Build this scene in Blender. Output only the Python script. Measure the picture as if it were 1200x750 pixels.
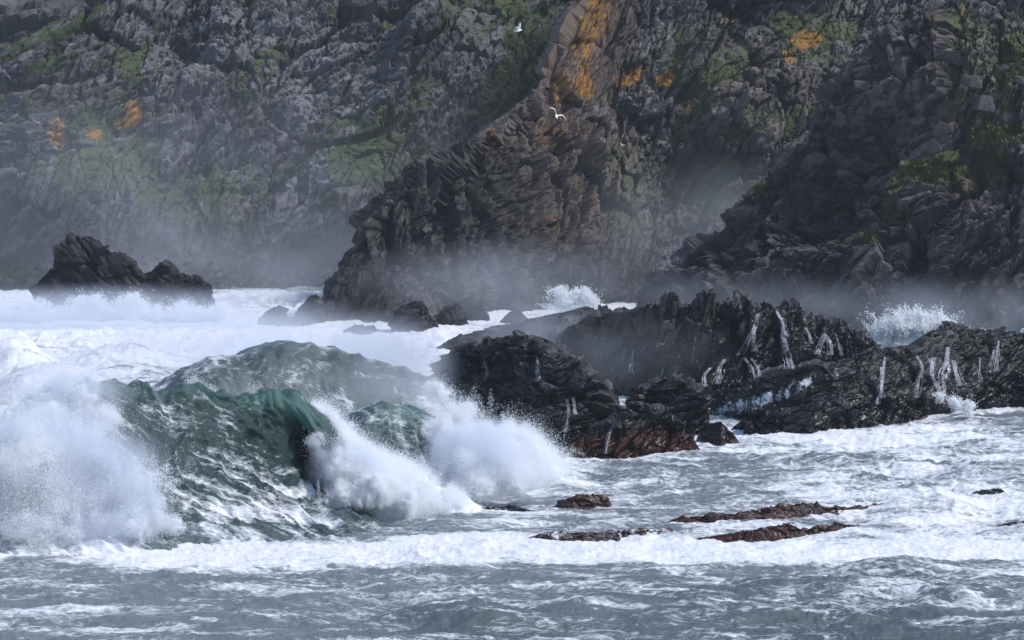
import bpy, bmesh, math
import numpy as np
from mathutils import Vector
from mathutils.bvhtree import BVHTree

# ------------------------------------------------------------------ camera, sky, sun, exposure
for o in list(bpy.data.objects):
    bpy.data.objects.remove(o)
scene = bpy.context.scene
COL = scene.collection
F = 3403.0          # focal length in photo pixels (1200 wide)
CX, HY = 600.0, 126.0   # vanishing column and horizon row of the photo
CAMZ = 18.0

cam_d = bpy.data.cameras.new('camera')
cam_d.sensor_fit = 'HORIZONTAL'
cam_d.sensor_width = 36.0
cam_d.lens = 36.0 * F / 1200.0
cam_d.shift_y = -(375.0 - HY) / 1200.0
cam_d.clip_end = 4000.0
cam = bpy.data.objects.new('camera', cam_d)
cam.location = (0, 0, CAMZ)
cam.rotation_euler = (math.radians(90), 0, 0)
COL.objects.link(cam)
scene.camera = cam

SUN_EL, SUN_AZ = math.radians(50), math.radians(100)   # azimuth clockwise from +Y
world = bpy.data.worlds.new('World')
scene.world = world
world.use_nodes = True
wn = world.node_tree
bg = wn.nodes['Background']
sky = wn.nodes.new('ShaderNodeTexSky')
sky.sky_type = 'NISHITA'
sky.sun_disc = False
sky.sun_elevation = SUN_EL
sky.sun_rotation = SUN_AZ
sky.air_density = 1.0
sky.dust_density = 0.8
sky.ozone_density = 2.6
wn.links.new(sky.outputs[0], bg.inputs[0])
bg.inputs[1].default_value = 0.115

sun_d = bpy.data.lights.new('sun', 'SUN')
sun_d.energy = 2.7
sun_d.angle = math.radians(9)
sun_d.color = (1.0, 0.96, 0.93)
sun = bpy.data.objects.new('sun', sun_d)
sv = Vector((math.sin(SUN_AZ) * math.cos(SUN_EL), math.cos(SUN_AZ) * math.cos(SUN_EL), math.sin(SUN_EL)))
sun.rotation_euler = sv.to_track_quat('Z', 'Y').to_euler()
sun.location = sv * 300
COL.objects.link(sun)

scene.view_settings.view_transform = 'Standard'
scene.view_settings.look = 'None'
scene.view_settings.gamma = 1.0
scene.view_settings.use_curve_mapping = False
scene.view_settings.exposure = 0.5
cy = scene.cycles
cy.max_bounces = 7
cy.diffuse_bounces = 4
cy.glossy_bounces = 3
cy.volume_bounces = 3
cy.transparent_max_bounces = 16
cy.caustics_reflective = False
cy.caustics_refractive = False
cy.use_denoising = True
cy.volume_step_rate = 2.0
cy.volume_max_steps = 128

rng = np.random.default_rng(7)

# ------------------------------------------------------------------ numpy noise
def hsh(ix, iy, iz, seed):
    h = (ix.astype(np.uint32) * np.uint32(0x8da6b343)) ^ (iy.astype(np.uint32) * np.uint32(0xd8163841)) \
        ^ (iz.astype(np.uint32) * np.uint32(0xcb1ab31f)) ^ np.uint32((seed * 0x9e3779b1) & 0xffffffff)
    h ^= h >> np.uint32(15); h *= np.uint32(0x2c1b3c6d)
    h ^= h >> np.uint32(12); h *= np.uint32(0x297a2d39)
    h ^= h >> np.uint32(15)
    return h

def u01(h):
    return (h >> np.uint32(8)).astype(np.float32) * np.float32(1.0 / 16777216.0)

def vnoise(P, seed=0):
    P = np.asarray(P, np.float32)
    I = np.floor(P).astype(np.int32)
    f = P - I
    f = f * f * f * (f * (f * 6 - 15) + 10)
    out = np.zeros(len(P), np.float32)
    for dx in (0, 1):
        wx = f[:, 0] if dx else 1 - f[:, 0]
        for dy in (0, 1):
            wy = wx * (f[:, 1] if dy else 1 - f[:, 1])
            for dz in (0, 1):
                w = wy * (f[:, 2] if dz else 1 - f[:, 2])
                out += w * u01(hsh(I[:, 0] + dx, I[:, 1] + dy, I[:, 2] + dz, seed))
    return out

_a = 0.6435
ROT = np.array([[math.cos(_a), -math.sin(_a), 0], [math.sin(_a) * .8, math.cos(_a) * .8, -.6], [math.sin(_a) * .6, math.cos(_a) * .6, .8]], np.float32)

def fbm(P, octv=4, seed=0, gain=0.5):
    P = np.asarray(P, np.float32)
    s = 0; a = 1.0; t = 0
    for k in range(octv):
        s = s + a * vnoise(P, seed + k * 17)
        t += a; a *= gain
        P = (P @ ROT) * np.float32(2.03) + np.float32(3.7)
    return s / t

def ridged(P, octv=3, seed=0, gain=0.5, p=1.3):
    P = np.asarray(P, np.float32)
    s = 0; a = 1.0; t = 0
    for k in range(octv):
        n = 1 - np.abs(2 * vnoise(P, seed + k * 13) - 1)
        s = s + a * n ** p
        t += a; a *= gain
        P = (P @ ROT) * np.float32(2.03) + np.float32(1.7)
    return s / t

def cells(Q, seed):
    """nearest cell of a jittered lattice: (own tilt term, own random, edge distance)"""
    Q = np.asarray(Q, np.float32)
    B = np.floor(Q - 0.5).astype(np.int32)
    n = len(Q)
    d1 = np.full(n, 1e9, np.float32); d2 = np.full(n, 1e9, np.float32)
    hb = np.zeros(n, np.uint32)
    rel = np.zeros((n, 3), np.float32)
    for dx in (0, 1):
        for dy in (0, 1):
            for dz in (0, 1):
                c = B + np.array([dx, dy, dz], np.int32)
                h = hsh(c[:, 0], c[:, 1], c[:, 2], seed)
                j = np.stack([(h & np.uint32(1023)), (h >> np.uint32(10)) & np.uint32(1023), (h >> np.uint32(20)) & np.uint32(1023)], 1).astype(np.float32) / 1023.0
                v = Q - (c + 0.1 + 0.8 * j)
                d = (v * v).sum(1)
                m = d < d1
                d2 = np.where(m, d1, np.minimum(d2, d))
                d1 = np.where(m, d, d1)
                hb = np.where(m, h, hb)
                rel[m] = v[m]
    z = np.zeros(n, np.int32)
    g = np.stack([u01(hsh(hb.astype(np.int64).astype(np.uint32), z, z, 11 + k)) - 0.5 for k in range(3)], 1)
    r = u01(hsh(hb, z, z, 29)) - 0.5
    return (g * rel).sum(1) * 2.0, r, np.sqrt(d2) - np.sqrt(d1)

def smooth(a, b, x):
    t = np.clip((x - a) / (b - a), 0, 1)
    return t * t * (3 - 2 * t)

# ------------------------------------------------------------------ pixel <-> place
def place(px, py, d):
    """the point at distance d (along +Y) that the photo shows at px, py"""
    return np.stack([(np.asarray(px) - CX) / F * d, np.asarray(d) + 0 * np.asarray(px), CAMZ - (np.asarray(py) - HY) / F * d], -1)

def sea_d(py):
    """distance of the sea surface seen at row py"""
    return F * CAMZ / (np.asarray(py, float) - HY)

def to_px(P):
    return CX + F * P[:, 0] / P[:, 1], HY + F * (CAMZ - P[:, 2]) / P[:, 1]

def paint(P, blobs, wob=0.0, seed=3, sc=0.25):
    """soft patches; each is (px, py, rx, ry, amount[, tilt degrees])"""
    x, y = to_px(P)
    if wob:
        x = x + wob * (fbm(P * sc, 4, seed) - .5) * 2
        y = y + wob * (fbm(P * sc + 31, 4, seed + 5) - .5) * 2
    m = np.zeros(len(P), np.float32)
    for b in blobs:
        t = math.radians(b[5]) if len(b) > 5 else 0.0
        dx, dy = x - b[0], y - b[1]
        u = dx * math.cos(t) - dy * math.sin(t); v = dx * math.sin(t) + dy * math.cos(t)
        m = np.maximum(m, b[4] * np.exp(-((u / b[2]) ** 2 + (v / b[3]) ** 2) ** 1.5))
    return m

# ------------------------------------------------------------------ mesh helpers
def new_mesh(name, V, Fq, attrs=None, smooth_shade=False):
    V = np.asarray(V, np.float32); Fq = np.asarray(Fq, np.int32)
    me = bpy.data.meshes.new(name)
    k = Fq.shape[1] if len(Fq) else 4
    me.vertices.add(len(V)); me.vertices.foreach_set('co', V.ravel())
    if len(Fq):
        me.loops.add(Fq.size); me.loops.foreach_set('vertex_index', Fq.ravel())
        me.polygons.add(len(Fq))
        me.polygons.foreach_set('loop_start', np.arange(0, Fq.size, k, dtype=np.int32))
        me.polygons.foreach_set('use_smooth', np.full(len(Fq), smooth_shade, bool))
    for an, av in (attrs or {}).items():
        a = me.attributes.new(an, 'FLOAT', 'POINT')
        a.data.foreach_set('value', np.asarray(av, np.float32))
    me.update(calc_edges=True)
    return me

def link(name, me, mat=None, parent=None, label=None, cat=None, group=None, kind=None):
    o = bpy.data.objects.new(name, me)
    COL.objects.link(o)
    if mat is not None and me is not None:
        me.materials.append(mat)
    if parent is not None: o.parent = parent
    if label: o['label'] = label
    if cat: o['category'] = cat
    if group: o['group'] = group
    if kind: o['kind'] = kind
    return o

def grid_faces(nu, nv):
    i = np.arange(nu - 1)[:, None] * nv + np.arange(nv - 1)[None, :]
    i = i.ravel()
    return np.stack([i, i + nv, i + nv + 1, i + 1], 1)

def grid_normals(G):
    du = np.gradient(G, axis=0); dv = np.gradient(G, axis=1)
    n = np.cross(du, dv)
    l = np.linalg.norm(n, axis=2, keepdims=True)
    return n / np.maximum(l, 1e-6)

# ------------------------------------------------------------------ node helpers
class NT:
    def __init__(s, name, kind='mat'):
        s.m = bpy.data.materials.new(name); s.m.use_nodes = True
        s.t = s.m.node_tree; s.t.nodes.clear()
        s.out = s.t.nodes.new('ShaderNodeOutputMaterial')
        s.pos = s.n('ShaderNodeNewGeometry').outputs['Position']
    def n(s, typ, **kw):
        o = s.t.nodes.new(typ)
        for k, v in kw.items(): setattr(o, k, v)
        return o
    def l(s, a, b): s.t.links.new(a, b)
    def put(s, sock, v):
        if isinstance(v, bpy.types.NodeSocket): s.l(v, sock)
        elif isinstance(v, (tuple, list)) and len(v) == 3 and sock.type == 'RGBA': sock.default_value = (*v, 1)
        else: sock.default_value = v
    def math(s, op, a, b=0.0, c=0.0, clamp=False):
        o = s.n('ShaderNodeMath', operation=op, use_clamp=clamp)
        for k, v in enumerate((a, b, c)): s.put(o.inputs[k], v)
        return o.outputs[0]
    def attr(s, name): return s.n('ShaderNodeAttribute', attribute_name=name).outputs['Fac']
    def mapping(s, vec, scale=(1, 1, 1), rot=(0, 0, 0), loc=(0, 0, 0)):
        o = s.n('ShaderNodeMapping'); s.put(o.inputs[0], vec)
        o.inputs['Scale'].default_value = scale; o.inputs['Rotation'].default_value = rot; o.inputs['Location'].default_value = loc
        return o.outputs[0]
    def noise(s, vec, scale, detail=4, rough=.55, dist=0.0):
        o = s.n('ShaderNodeTexNoise'); s.put(o.inputs['Vector'], vec)
        o.inputs['Scale'].default_value = scale; o.inputs['Detail'].default_value = detail
        o.inputs['Roughness'].default_value = rough; o.inputs['Distortion'].default_value = dist
        return o.outputs['Fac']
    def voro(s, vec, scale, feature='F1'):
        o = s.n('ShaderNodeTexVoronoi', feature=feature); s.put(o.inputs['Vector'], vec)
        o.inputs['Scale'].default_value = scale
        return o.outputs['Distance'], o.outputs.get('Color')
    def step(s, x, a, b):
        o = s.n('ShaderNodeMapRange', interpolation_type='SMOOTHSTEP')
        s.put(o.inputs[0], x); o.inputs[1].default_value = a; o.inputs[2].default_value = b
        return o.outputs[0]
    def mix(s, f, a, b):
        o = s.n('ShaderNodeMix', data_type='RGBA')
        s.put(o.inputs[0], f); s.put(o.inputs[6], a); s.put(o.inputs[7], b)
        return o.outputs[2]
    def ramp(s, x, stops):
        o = s.n('ShaderNodeValToRGB'); s.put(o.inputs[0], x)
        e = o.color_ramp.elements
        while len(e) < len(stops): e.new(0.5)
        for k, (p, c) in enumerate(stops): e[k].position = p; e[k].color = (*c, 1)
        return o.outputs[0]
    def bump(s, h, strength=.5, dist=.2, normal=None):
        o = s.n('ShaderNodeBump'); s.put(o.inputs['Height'], h)
        o.inputs['Strength'].default_value = strength; o.inputs['Distance'].default_value = dist
        if normal is not None: s.l(normal, o.inputs['Normal'])
        return o.outputs[0]

def rock_material(name, dark, mid, light, tint, dip, fine=1.0, wet_rough=.62, sea=False):
    """grey bedded rock; masks carried by the mesh: veg, lich, wet (plus painted shade on the headland), algae, wash, tan"""
    t = NT(name)
    rot = (0, math.radians(dip), 0)
    bed = t.mapping(t.pos, scale=(0.4 * fine, .5 * fine, 2.2 * fine), rot=rot)
    a = t.noise(bed, 1.0, 4, .62, .0)
    b = t.noise(t.pos, .10 * fine, 3, .6)
    c = t.noise(t.pos, 2.0 * fine, 4, .68)
    blk = t.attr('blk')
    x = t.math('ADD', t.math('MULTIPLY', a, .38), t.math('ADD', t.math('MULTIPLY', b, .22), t.math('MULTIPLY', c, .24)))
    x = t.math('ADD', x, t.math('MULTIPLY', blk, .36))
    col = t.ramp(x, [(.38, dark), (.56, mid), (.76, light)])
    col = t.mix(t.math('MULTIPLY', t.step(b, .48, .68), .6), col, tint)
    col = t.mix(t.attr('tan'), col, (.15, .10, .075))
    vcol = t.ramp(c, [(.3, (.022, .034, .010)), (.5, (.048, .068, .020)), (.72, (.095, .115, .034))])
    vf = t.step(t.math('ADD', t.attr('veg'), t.math('ADD', t.math('MULTIPLY', t.math('SUBTRACT', c, .5), 1.5), t.math('MULTIPLY', t.math('SUBTRACT', blk, .5), -.9))), .28, .80)
    col = t.mix(t.math('MULTIPLY', vf, .85), col, vcol)
    lf = t.step(t.math('ADD', t.attr('lich'), t.math('ADD', t.math('MULTIPLY', t.math('SUBTRACT', c, .5), 1.8), t.math('MULTIPLY', t.math('SUBTRACT', a, .5), 1.2))), .34, .80)
    col = t.mix(t.math('MULTIPLY', lf, .78), col, t.ramp(c, [(.3, (.20, .09, .014)), (.7, (.40, .205, .03))]))
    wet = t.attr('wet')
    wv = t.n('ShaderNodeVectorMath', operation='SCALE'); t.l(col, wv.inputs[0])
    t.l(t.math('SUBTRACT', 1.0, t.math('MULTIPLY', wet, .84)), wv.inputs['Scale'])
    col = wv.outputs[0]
    col = t.mix(t.attr('algae'), col, t.ramp(c, [(.35, (.016, .006, .004)), (.7, (.095, .030, .017))]))
    if sea:
        wn_ = t.noise(t.mapping(t.pos, scale=(1.6, 1.6, .5)), 1.3, 6, .7, .8)
        ws = t.step(t.math('ADD', t.attr('wash'), t.math('MULTIPLY', t.math('SUBTRACT', wn_, .5), 1.8)), .5, .72)
        col = t.mix(ws, col, (.72, .75, .8))
    p = t.n('ShaderNodeBsdfPrincipled')
    t.l(col, p.inputs['Base Color'])
    r = t.math('SUBTRACT', .92, t.math('MULTIPLY', wet, .92 - wet_rough))
    r = t.math('ADD', r, t.math('MULTIPLY', t.math('SUBTRACT', c, .5), .3), clamp=True)
    t.l(r, p.inputs['Roughness'])
    p.inputs['Specular IOR Level'].default_value = .35
    h = t.math('ADD', t.math('MULTIPLY', a, .35), t.math('MULTIPLY', c, .65))
    t.l(t.bump(h, .4, .3 / fine), p.inputs['Normal'])
    t.l(p.outputs[0], t.out.inputs[0])
    return t.m

M = {}
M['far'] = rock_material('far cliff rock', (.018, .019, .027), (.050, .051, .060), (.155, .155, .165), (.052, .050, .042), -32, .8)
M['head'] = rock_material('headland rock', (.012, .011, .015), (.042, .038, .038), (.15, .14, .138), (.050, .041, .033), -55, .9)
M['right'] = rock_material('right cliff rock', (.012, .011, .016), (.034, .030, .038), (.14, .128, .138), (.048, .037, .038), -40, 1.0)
M['rock'] = rock_material('wet sea rock', (.008, .008, .010), (.022, .021, .025), (.115, .11, .115), (.030, .026, .026), -18, 1.6, wet_rough=.26, sea=True)

def water_material(name):
    """grey-green sea; masks on the mesh: cov (foam cover), deep (clear dark green water), air (aerated water and painted glow through thin crests, pale green)"""
    t = NT(name)
    pos = t.pos
    warp = t.n('ShaderNodeTexNoise'); t.put(warp.inputs['Vector'], t.mapping(pos, scale=(.25, .25, .25))); warp.inputs['Scale'].default_value = 1.0; warp.inputs['Detail'].default_value = 3
    wv = t.n('ShaderNodeVectorMath', operation='MULTIPLY_ADD')
    t.l(warp.outputs['Color'], wv.inputs[0]); wv.inputs[1].default_value = (3.0, 3.0, 3.0); t.l(pos, wv.inputs[2])
    P2 = wv.outputs[0]
    A = t.noise(t.mapping(P2, scale=(.22, .55, .5)), 1.0, 9, .62, .7)
    B = t.noise(t.mapping(P2, scale=(1.3, 2.6, 2.6)), 2.0, 7, .72, .3)
    lace, _ = t.voro(t.mapping(P2, scale=(.8, 1.3, 1.3)), 1.0, 'DISTANCE_TO_EDGE')
    lace2, _ = t.voro(t.mapping(P2, scale=(2.2, 3.4, 3.4)), 1.0, 'DISTANCE_TO_EDGE')
    ln = t.math('SUBTRACT', 1.0, t.step(lace, .0, .16))
    ln2 = t.math('SUBTRACT', 1.0, t.step(lace2, .0, .2))
    cov = t.attr('cov')
    f = t.math('ADD', t.math('MULTIPLY', t.math('SUBTRACT', A, .5), 2.2), t.math('MULTIPLY', t.math('SUBTRACT', B, .5), 1.3))
    f = t.math('ADD', f, t.math('ADD', t.math('MULTIPLY', ln, .13), t.math('MULTIPLY', ln2, .10)))
    f = t.math('MULTIPLY', f, t.math('SUBTRACT', 1.0, t.math('MULTIPLY', t.attr('calm'), .62)))
    f = t.math('ADD', f, cov)
    foam = t.step(f, .36, .92)
    deep = t.attr('deep'); air = t.attr('air')
    wc = t.mix(deep, (.16, .19, .20), (.010, .034, .034))
    wc = t.mix(air, wc, (.16, .30, .27))  # pale green: aerated water, and light through thin crests painted in
    streak = t.noise(t.mapping(pos, scale=(.6, 2.5, 2.5)), 2.0, 6, .7)
    wc = t.mix(t.math('MULTIPLY', t.step(streak, .5, .75), t.math('MULTIPLY', t.math('SUBTRACT', 1.0, deep), .55)), wc, (.26, .30, .32))
    col = t.mix(foam, wc, t.mix(B, (.60, .64, .70), (.86, .88, .92)))
    p = t.n('ShaderNodeBsdfPrincipled')
    t.l(col, p.inputs['Base Color'])
    p.inputs['IOR'].default_value = 1.33
    t.l(t.math('ADD', .20, t.math('MULTIPLY', foam, .7)), p.inputs['Roughness'])
    rip = t.noise(t.mapping(pos, scale=(1.0, 1.8, 1.8)), 2.6, 6, .68, .5)
    h = t.math('ADD', t.math('MULTIPLY', rip, .5), t.math('MULTIPLY', f, .32))
    t.l(t.bump(h, .6, .35), p.inputs['Normal'])
    tr = t.n('ShaderNodeBsdfTranslucent'); tr.inputs[0].default_value = (.22, .62, .50, 1)
    mx = t.n('ShaderNodeMixShader'); t.l(t.math('MULTIPLY', t.math('MULTIPLY', air, .55), t.math('SUBTRACT', 1.0, foam)), mx.inputs[0])
    t.l(p.outputs[0], mx.inputs[1]); t.l(tr.outputs[0], mx.inputs[2])
    t.l(mx.outputs[0], t.out.inputs[0])
    return t.m
M['water'] = water_material('storm water')

def spray_material(name, alb):
    t = NT(name)
    d = t.n('ShaderNodeBsdfDiffuse'); d.inputs[0].default_value = (*alb, 1)
    r = t.n('ShaderNodeBsdfTranslucent'); r.inputs[0].default_value = (*alb, 1)
    m = t.n('ShaderNodeMixShader'); m.inputs[0].default_value = .45
    t.l(d.outputs[0], m.inputs[1]); t.l(r.outputs[0], m.inputs[2])
    t.l(m.outputs[0], t.out.inputs[0])
    return t.m
M['spray'] = spray_material('white spray', (.93, .95, .97))
M['foam_run'] = spray_material('running white water', (.78, .80, .86))
_t = M['foam_run'].node_tree; _o = _t.nodes['Material Output']; _src = _o.inputs[0].links[0].from_socket
_tr = _t.nodes.new('ShaderNodeBsdfTransparent'); _mx = _t.nodes.new('ShaderNodeMixShader'); _nz = _t.nodes.new('ShaderNodeTexNoise'); _ge = _t.nodes.new('ShaderNodeNewGeometry')
_nz.inputs['Scale'].default_value = 4.0; _nz.inputs['Detail'].default_value = 3; _mr = _t.nodes.new('ShaderNodeMapRange')
_mr.inputs[1].default_value = .35; _mr.inputs[2].default_value = .62; _mr.inputs[3].default_value = .1; _mr.inputs[4].default_value = .9
_t.links.new(_ge.outputs['Position'], _nz.inputs['Vector']); _t.links.new(_nz.outputs['Fac'], _mr.inputs[0]); _t.links.new(_mr.outputs[0], _mx.inputs[0])
_t.links.new(_tr.outputs[0], _mx.inputs[1]); _t.links.new(_src, _mx.inputs[2]); _t.links.new(_mx.outputs[0], _o.inputs[0])

def mist_material(name, dens, nscale, contrast=1.0, col=(.86, .91, 1.0), pw=1.0):
    t = NT(name)
    tc = t.n('ShaderNodeTexCoord').outputs['Object']
    ln = t.n('ShaderNodeVectorMath', operation='LENGTH'); t.l(tc, ln.inputs[0])
    fall = t.math('SUBTRACT', 1.0, ln.outputs['Value'], clamp=True)
    fall = t.math('POWER', t.step(fall, 0.0, .75), pw)
    n = t.noise(t.pos, nscale, 4, .6, .4)
    n = t.step(n, .5 - .32 / contrast, .5 + .32 / contrast)
    v = t.n('ShaderNodeVolumePrincipled')
    v.inputs['Color'].default_value = (*col, 1)
    v.inputs['Anisotropy'].default_value = .1
    t.l(t.math('MULTIPLY', t.math('MULTIPLY', fall, n), dens), v.inputs['Density'])
    t.l(v.outputs[0], t.out.inputs['Volume'])
    return t.m

# ------------------------------------------------------------------ rock builder
ROCKS = []     # (object, bvh) for things that rest on them

def bed_axes(dip, lean=.35):
    a = math.radians(dip)
    nb = np.array([-math.sin(a), -lean, math.cos(a)]); nb /= np.linalg.norm(nb)
    e1 = np.array([math.cos(a), 0, math.sin(a)]); e1 -= nb * e1.dot(nb); e1 /= np.linalg.norm(e1)
    e2 = np.cross(nb, e1)
    return np.stack([e1, e2, nb], 1).astype(np.float32)

def rock_relief(P, dip, octs, seed, strata=None):
    """relief along the normal, from tilted blocks of several sizes and bedding steps"""
    R = bed_axes(dip)
    W = P + (np.stack([vnoise(P * .06 + 9 * k, seed + k) for k in range(3)], 1) - .5) * min(5.0, .55 * octs[0][0])
    Q = (W @ R).astype(np.float32)
    h = np.zeros(len(P), np.float32)
    blk = np.zeros(len(P), np.float32)
    for k, (size, amp) in enumerate(octs):
        an = (1.6, 1.1, .7) if k < 2 else (2.1, 1.2, .5)
        ti, r, e = cells(Q / (size * np.array(an, np.float32)) + 7.3 * k, seed + 31 * k)
        h += amp * (ti * 1.25 + r * .8 - .3 * (1 - smooth(0, .12, e)))
        blk += r * (.9 if k else .5)
    if strata:
        th, amp = strata
        q = Q[:, 2] / th + 1.2 * (vnoise(P * .15, seed + 3) - .5)
        i = np.floor(q); fr = q - i
        z = np.zeros(len(P), np.int32)
        rr = u01(hsh(i.astype(np.int32), z, z, seed + 77))
        h += amp * ((rr - .5) * 1.3 + (fr - .5) * .8)
        blk += (rr - .5) * .4
    return h, np.clip(blk * .6 + .5, 0, 1)

def ridge_rock(name, st, nu, nv, mat, dip=20, octs=((4, 1.0), (1.5, .4), (.6, .15)), strata=None, seed=1,
               bulge=1.0, back=1.0, zf=None, bumps=(), veg=None, lich=None, wet=None, algae=None, wash=None, tan=None,
               label=None, cat=None, group=None, kind=None, vegsmooth=.5, nback=None, keep_base=True, damp=0.0):
    """a rock or cliff raised between its waterline and its crest.
    st: stations (px, crest row, waterline row, lean): lean is how far the crest lies behind the waterline per metre of height"""
    st = np.array(st, float)
    px = np.linspace(st[0, 0], st[-1, 0], nu)
    top = np.interp(px, st[:, 0], st[:, 1]); base = np.interp(px, st[:, 0], st[:, 2]); k = np.interp(px, st[:, 0], st[:, 3])
    db = sea_d(base)
    m = (top - HY) / F
    H = np.maximum((CAMZ - m * db) / (1 + m * k), .05)
    off = k * H
    v = np.linspace(0, 1, nv)
    nb = nback or (26 if zf else max(10, nv // 4))
    if zf:
        vb = np.where(H > zf, np.maximum(.85, zf / H), 1.0)[:, None]; vv = v[None]
        zl = np.minimum(H, zf)[:, None]
        z1 = np.where(vv <= vb, zl * vv / vb, zl + (H[:, None] - zl) * (vv - vb) / np.maximum(1 - vb, 1e-3))
    else:
        z1 = H[:, None] * v[None]
    rel = np.clip(z1 / H[:, None], 0, 1)
    run = off[:, None] * rel ** bulge
    # foot below the water
    foot = np.array([-2.2, -1.0])
    zfoot = np.tile(foot, (nu, 1)); rfoot = np.tile(foot * .25, (nu, 1)) * np.minimum(1, H[:, None])
    w = np.linspace(0, 1, nb + 1)[1:] ** 2
    zb = H[:, None] * (1 - w[None] ** 1.6) - 2.0 * w[None]
    rb = off[:, None] + (back * H[:, None] + .3) * w[None] ** .9
    Z = np.concatenate([zfoot, z1, zb], 1)
    D = db[:, None] + np.concatenate([rfoot, run, rb], 1)
    X = (px[:, None] - CX) / F * D
    G = np.stack([X, D, Z], 2)
    N = grid_normals(G)
    if np.mean(N[:, nv // 2, 1]) > 0: N = -N
    V = G.reshape(-1, 3).astype(np.float32); Nn = N.reshape(-1, 3).astype(np.float32)
    for b in bumps:      # large ribs and gullies: (px, py, metres outward, rx, ry[, tilt])
        V = V + Nn * (paint(V, [(b[0], b[1], b[3], b[4], 1.0) + tuple(b[5:6])], wob=8, seed=seed)[:, None] * b[2])
    vg = np.clip(veg(V, Nn), 0, 1) if veg else np.zeros(len(V), np.float32)
    h, blk = rock_relief(V, dip, octs, seed, strata)
    h = h * (1 - vegsmooth * smooth(.3, .8, vg))
    edge = np.ones((nu, Z.shape[1]), np.float32)
    if keep_base:
        e = np.minimum(1, H / (octs[0][1] * 2.0 + .05))
        edge *= e[:, None]
    rr_ = np.concatenate([0 * zfoot, rel, np.tile(1 - w[None], (nu, 1))], 1)
    edge *= 1 - damp * np.exp(-((1 - rr_) / .035) ** 2)
    V = V + Nn * (h * edge.ravel())[:, None]
    at = {'veg': vg, 'blk': blk}
    for nm, fn in (('lich', lich), ('wet', wet), ('algae', algae), ('wash', wash), ('tan', tan)):
        at[nm] = np.clip(fn(V, Nn), 0, 1) if fn else np.zeros(len(V), np.float32)
    me = new_mesh(name, V, grid_faces(nu, Z.shape[1]), at)
    o = link(name, me, mat, label=label, cat=cat, group=group, kind=kind)
    ROCKS.append((o, V, nu, Z.shape[1]))
    return o

def blobs(lst, wob=14, seed=5, sc=.25):
    return lambda P, N: paint(P, lst, wob, seed, sc)

# ------------------------------------------------------------------ cliffs and hill
def far_veg(P, N):
    a = fbm(P * np.array([.05, .05, .07], np.float32), 4, 51)
    b = smooth(.46, .62, a) * .8
    c = paint(P, [(150, 75, 70, 55, .9, 20), (300, 70, 60, 40, .5), (120, 185, 70, 40, .9, 20), (260, 230, 60, 45, 1, 40), (420, 175, 90, 40, .8, 45), (330, 240, 60, 50, .8),
                  (570, 120, 150, 28, 1.0, 42), (60, 40, 70, 15, .9, 28), (600, 60, 70, 30, .7, 45), (330, 120, 50, 35, .7), (480, 200, 60, 30, .8, 40)], 26, 4, .12)
    n = fbm(P * .35, 4, 54)
    return np.clip(np.maximum(b, c) * (.15 + 1.1 * n) + .28 * smooth(.42, .6, fbm(P * .16, 3, 57)), 0, .78)
def far_lich(P, N):
    return paint(P, [(68, 155, 10, 17, 1.3), (110, 156, 10, 7, 1.2), (150, 143, 22, 8, 1.3, 15), (155, 125, 9, 10, 1.1), (72, 172, 6, 8, .7)], 5, 8, .5)
def foot_wet(z0, z1, amt=1.0):
    return lambda P, N: amt * (1 - smooth(z0, z1, P[:, 2] + 5 * (fbm(P * .12, 3, 66) - .5)))

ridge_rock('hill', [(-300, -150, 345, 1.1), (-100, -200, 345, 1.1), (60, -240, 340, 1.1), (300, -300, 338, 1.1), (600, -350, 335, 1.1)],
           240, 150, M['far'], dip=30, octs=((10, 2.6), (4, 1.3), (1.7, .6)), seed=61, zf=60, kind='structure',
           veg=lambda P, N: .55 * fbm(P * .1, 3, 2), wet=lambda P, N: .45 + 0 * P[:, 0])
bpy.data.objects['hill'].location.y = 130
bpy.data.objects['hill'].location.x = -30

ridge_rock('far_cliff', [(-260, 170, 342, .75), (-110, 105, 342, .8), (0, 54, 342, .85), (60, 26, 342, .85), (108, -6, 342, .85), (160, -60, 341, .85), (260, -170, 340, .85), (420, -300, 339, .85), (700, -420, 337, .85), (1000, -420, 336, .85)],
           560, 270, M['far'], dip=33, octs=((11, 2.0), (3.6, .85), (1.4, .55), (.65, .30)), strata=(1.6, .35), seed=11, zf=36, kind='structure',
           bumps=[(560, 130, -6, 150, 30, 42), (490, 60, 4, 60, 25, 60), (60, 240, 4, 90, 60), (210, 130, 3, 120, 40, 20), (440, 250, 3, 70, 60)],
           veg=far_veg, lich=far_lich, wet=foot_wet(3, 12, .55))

def head_veg(P, N):
    c = paint(P, [(760, 240, 50, 50, .6), (830, 60, 60, 40, .9), (960, 25, 60, 25, 1.0), (900, 150, 60, 25, .8, 20), (830, 130, 25, 15, .9), (845, 235, 40, 50, 1.0, 30), (735, 190, 20, 25, .9), (950, 70, 50, 30, .6), (1000, 120, 60, 50, .5)], 20, 14, .2)
    return np.clip(c * (.15 + 1.2 * fbm(P * .4, 4, 15)) + .3 * smooth(.45, .62, fbm(P * .2, 3, 58)) * smooth(640, 760, to_px(P)[0]), 0, .8)
def head_lich(P, N):
    return paint(P, [(690, 40, 17, 80, .72, -14), (660, 105, 14, 30, .85), (685, 100, 14, 22, .95), (738, 90, 18, 11, 1.35, 30), (780, 94, 13, 9, 1.35), (855, 18, 9, 8, .9), (945, 45, 18, 9, 1.3), (925, 68, 8, 8, .9), (806, 125, 5, 12, .8), (575, 160, 14, 12, .6), (705, 25, 6, 30, .8, -10), (655, 260, 16, 22, .42), (640, 155, 40, 35, .35)], 7, 18, .5)
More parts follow.
